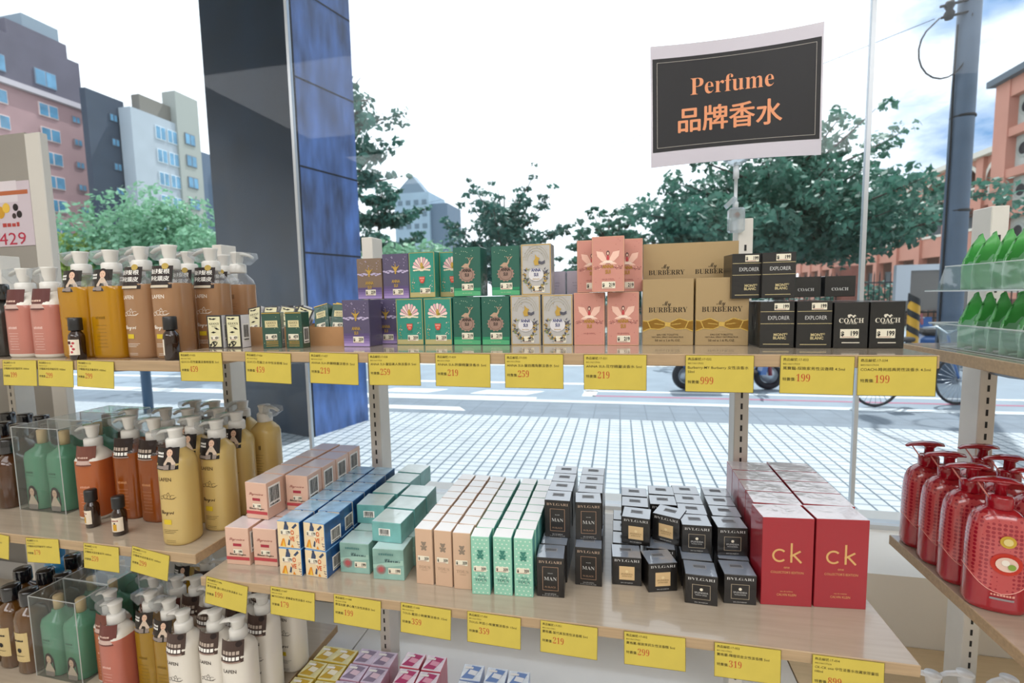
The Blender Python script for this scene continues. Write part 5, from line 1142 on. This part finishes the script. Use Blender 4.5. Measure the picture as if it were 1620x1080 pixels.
# clear trays with green leaf shaped pouches
TRAYM = clear_mat('#f4f8fa', gloss=.10, tint=.99, body=.10)
def plastic_tray(z, label, flip=False):
    x0, x1, y0, y1, h = .588, .775, .600, 1.085, .046; mb = MB(); o_ = .008; f = .012 if flip else .006
    A = [(x0+o_, y0+o_), (x1-o_, y0+o_), (x1-o_, y1-o_), (x0+o_, y1-o_)]; Bq = [(x0, y0), (x1, y0), (x1, y1), (x0, y1)]; Cq = [(x0-f, y0-f), (x1+f, y0-f), (x1+f, y1+f), (x0-f, y1+f)]
    Z = [z+.0005, z+h, z+h, z+h-.004]
    if flip: A, Bq = Bq, A; Z = [z+.0005, z+h, z+.0005, z+.0035]
    vs = [(x, y, Z[0]) for x, y in A]+[(x, y, Z[1]) for x, y in Bq]+[(x, y, Z[2]) for x, y in Cq]+[(x, y, Z[3]) for x, y in Cq]; k = 0 if flip else 4
    mb.add(vs, [(0, 1, 2, 3)]+[(i, (i+1) % 4, 4+(i+1) % 4, 4+i) for i in range(4)]+[(k+i, k+(i+1) % 4, 8+(i+1) % 4, 8+i) for i in range(4)]+[(8+i, 8+(i+1) % 4, 12+(i+1) % 4, 12+i) for i in range(4)], TRAYM)
    o = mb.build('plastic_tray'); tag(o, label, 'tray', 'clear trays of leaf pouches')
    mb = MB(); E_ = clear_mat('#ffffff', gloss=.2, tint=1, body=.6)
    for i in range(4): mb.tube([(*Cq[i], Z[2]), (*Cq[(i+1) % 4], Z[2])], .0012, E_, 6); mb.tube([(*(Bq if flip else A)[i], z+(h if flip else .0015)), (*(Bq if flip else A)[(i+1) % 4], z+(h if flip else .0015))], .0010, E_, 6)
    mb.build('rim', o)
plastic_tray(1.388, 'clear plastic tray of green pouches standing on the right shelf'); plastic_tray(1.4935, 'clear plastic tray of green pouches stacked on top', True)
LEAF = M('#8ad98c', .35, coat=.4, var=.12, vs=20, trans=.6); PALEG = M('#d2f0da', .45, coat=.3, var=.08, vs=30, trans=.5)
def pouch():
    mb = MB(); nu, nv = 8, 18; Hh = .101; vs = []
    for sd in (0, 1):
        for j in range(nv+1):
            v = j/nv; w = (.026+.004*v) if v < .60 else .0284*max(.06, 1-((v-.60)/.40)**2.6); sh = -.004*sin(v*4) if v < .55 else -.0032+.022*((v-.55)/.45)**1.4
            for i in range(nu+1):
                u = -1+2*i/nu; y = .0075*sin(v*6.0+.4)*(.4+v)-.005*u*u+.0055*sin(3.2*u+v*5)
                vs.append((u*w+sh-.006, y+(.0008 if sd else -.0008), .001+v*Hh-.012*v*u*u*(1 if v > .6 else 0)))
    s = nu+1; o = (nv+1)*s; fs = []; ms = []
    for j in range(nv):
        for i in range(nu):
            q = (j*s+i, j*s+i+1, (j+1)*s+i+1, (j+1)*s+i); m = PALEG if j < nv*.50+1.5*((i*7) % 3-1) else LEAF
            fs += [q, tuple(o+k for k in reversed(q))]; ms += [m, m]
        for i in (0, nu):
            fs.append((j*s+i, (j+1)*s+i, o+(j+1)*s+i, o+j*s+i)); ms.append(PALEG if j < nv*.5 else LEAF)
    for i in range(nu): fs.append((i, o+i, o+i+1, i+1)); ms.append(PALEG); fs.append((nv*s+i, nv*s+i+1, o+nv*s+i+1, o+nv*s+i)); ms.append(LEAF)
    mb.add(vs, fs, ms, True); return mb.build('leaf_pouch')
lp = Stock(pouch, 'pouch', 'green leaf pouches in the clear trays')
for z, nm in ((1.3892, 'lower'), (1.4945, 'upper')):
    for c in range(2):
        for r in range(13):
            lp.put((.629+.068*c, 1.058-.0335*r+.003*rnd.uniform(-1, 1), z), radians(30+rnd.uniform(-8, 8)), 'green leaf pouch in the %s tray, %s column, number %d from the back' % (nm, ('left', 'right')[c], r+1))

# white tubs on the base deck at the right
wt = pump(M('#eeeff1', .3, coat=.5), '#d8a8a0', lambda F, a, f, m: F.rect(-.02, f*.70, .02, f*.80, m), None, 'white pump bottles on the base deck', H=.222, fill=.140, pump=M('#f0f1f3', .3, coat=.5), n=2.2, cover=False)
for i, (x, y) in enumerate(((.625, 1.090), (.690, 1.105), (.765, 1.105), (.650, 1.022), (.722, 1.030), (.800, 1.030), (.600, .955))):
    wt.put((x, y, .495), radians(-20+15*(i % 3)), 'white pump bottle on the base deck at the right, %s of that cluster' % ORD[i])

# ------------------------------------------------------------------ the hanging sign
CLIP = clear_mat('#eef4f8', gloss=.12, tint=.97, body=.28)
sb = empty('sign_holder', (.252, 1.155, 1.658)); tag(sb, 'clear plastic clip stand holding the perfume sign on the shelf post', 'sign holder')
mb = MB(); mb.rbox(-.022, .010, -.012, .014, -.030, .022, .004, CLIP); mb.add([(-.024, -.010, .022), (-.006, -.010, .040), (-.006, .012, .040), (-.024, .012, .022), (-.030, -.010, .030), (-.014, -.010, .046), (-.014, .012, .046), (-.030, .012, .030)], [(0, 1, 2, 3), (4, 7, 6, 5), (0, 4, 5, 1), (2, 6, 7, 3), (0, 3, 7, 4), (1, 5, 6, 2)], CLIP); mb.build('base_clamp', sb)
MB().tube([(-.008, -.004, .004), (-.002, -.004, .010)], .006, M('#7a4a30', .3, metal=.6), 10).build('spring', sb)
MB().tube([(-.008, 0, .020), (-.008, 0, .034), (-.008, 0, .036), (-.008, 0, .083), (-.008, 0, .084), (-.008, 0, .112)], [.0062, .0062, .0036, .0036, .0062, .0058], M('#dfe6ea', .2, coat=.6, trans=.3), 12).build('stem', sb)
mb = MB(); mb.add([(x, y, z) for y in (-.006, .006) for x, z in ((-.012, .110), (-.004, .110), (.020, .124), (.056, .124), (.056, .142), (-.052, .139), (-.052, .124), (-.034, .124))], [tuple(range(7, -1, -1)), tuple(range(8, 16))]+[(i, (i+1) % 8, 8+(i+1) % 8, 8+i) for i in range(8)], CLIP)
for u in (-.022, .020): mb.box(u-.003, u+.003, -.0068, -.006, .121, .131, M('#7a5a40', .4, metal=.5))
mb.build('grip', sb)
def sheet(u, v, e):                                       # the card bows a little
    return Vector((.236+u*1.0+v*-.012, 1.139+.034*(u/.167)**2*.5-.012*u/.167-e, 1.778+v-.035*u*.35+.014*(u/.167)**2*(v/.245)))
mb = MB(); W_, H_ = .167, .245; n = 16; vs = []
for e in (0, -.0012):
    for v in (0, H_): vs += [sheet(-W_+2*W_*i/n, v, e) for i in range(n+1)]
s = n+1; PAPW = M('#c9c4cf', .35, coat=.4)
mb.add(vs, [(i, i+1, s+i+1, s+i) for i in range(n)]+[(2*s+i+1, 2*s+i, 3*s+i, 3*s+i+1) for i in range(n)]+[(i+1, i, 2*s+i, 2*s+i+1) for i in range(n)]+[(s+i, s+i+1, 3*s+i+1, 3*s+i) for i in range(n)]+[(0, s, 3*s, 2*s), (n, 2*s+n, 3*s+n, s+n)], PAPW)
F = Face(mb, (0, 0, 0), eps=.0004, fn=sheet); BLKS = M('#121116', .55)
F.rect(-W_+.004, .030, 0, H_-.026, BLKS); F.rect(0, .030, W_-.004, H_-.026, BLKS); F.up(); CRL = ink('#b9b2aa')
for a_, b_, c_, d_ in ((-W_+.013, .038, 0, .0388), (0, .038, W_-.013, .0388), (-W_+.013, H_-.0348, 0, H_-.034), (0, H_-.0348, W_-.013, H_-.034), (-W_+.013, .038, -W_+.0138, H_-.034), (W_-.0138, .038, W_-.013, H_-.034)): F.rect(a_, b_, c_, d_, CRL)
ORS = M('#e39466', .4)
F.text(bold('Perfume'), -.006, .140, .050, ORS, width=.160, off=-.006); [F.text('品牌香水', -.010+dx, .070+dv, .054, ORS, width=.200, res=3) for dx, dv in ((-.0011, 0), (.0011, 0), (0, .0007), (0, -.0007))]
tag(mb.build('shop_sign'), 'black perfume sign with orange lettering held above the shelves', 'sign')
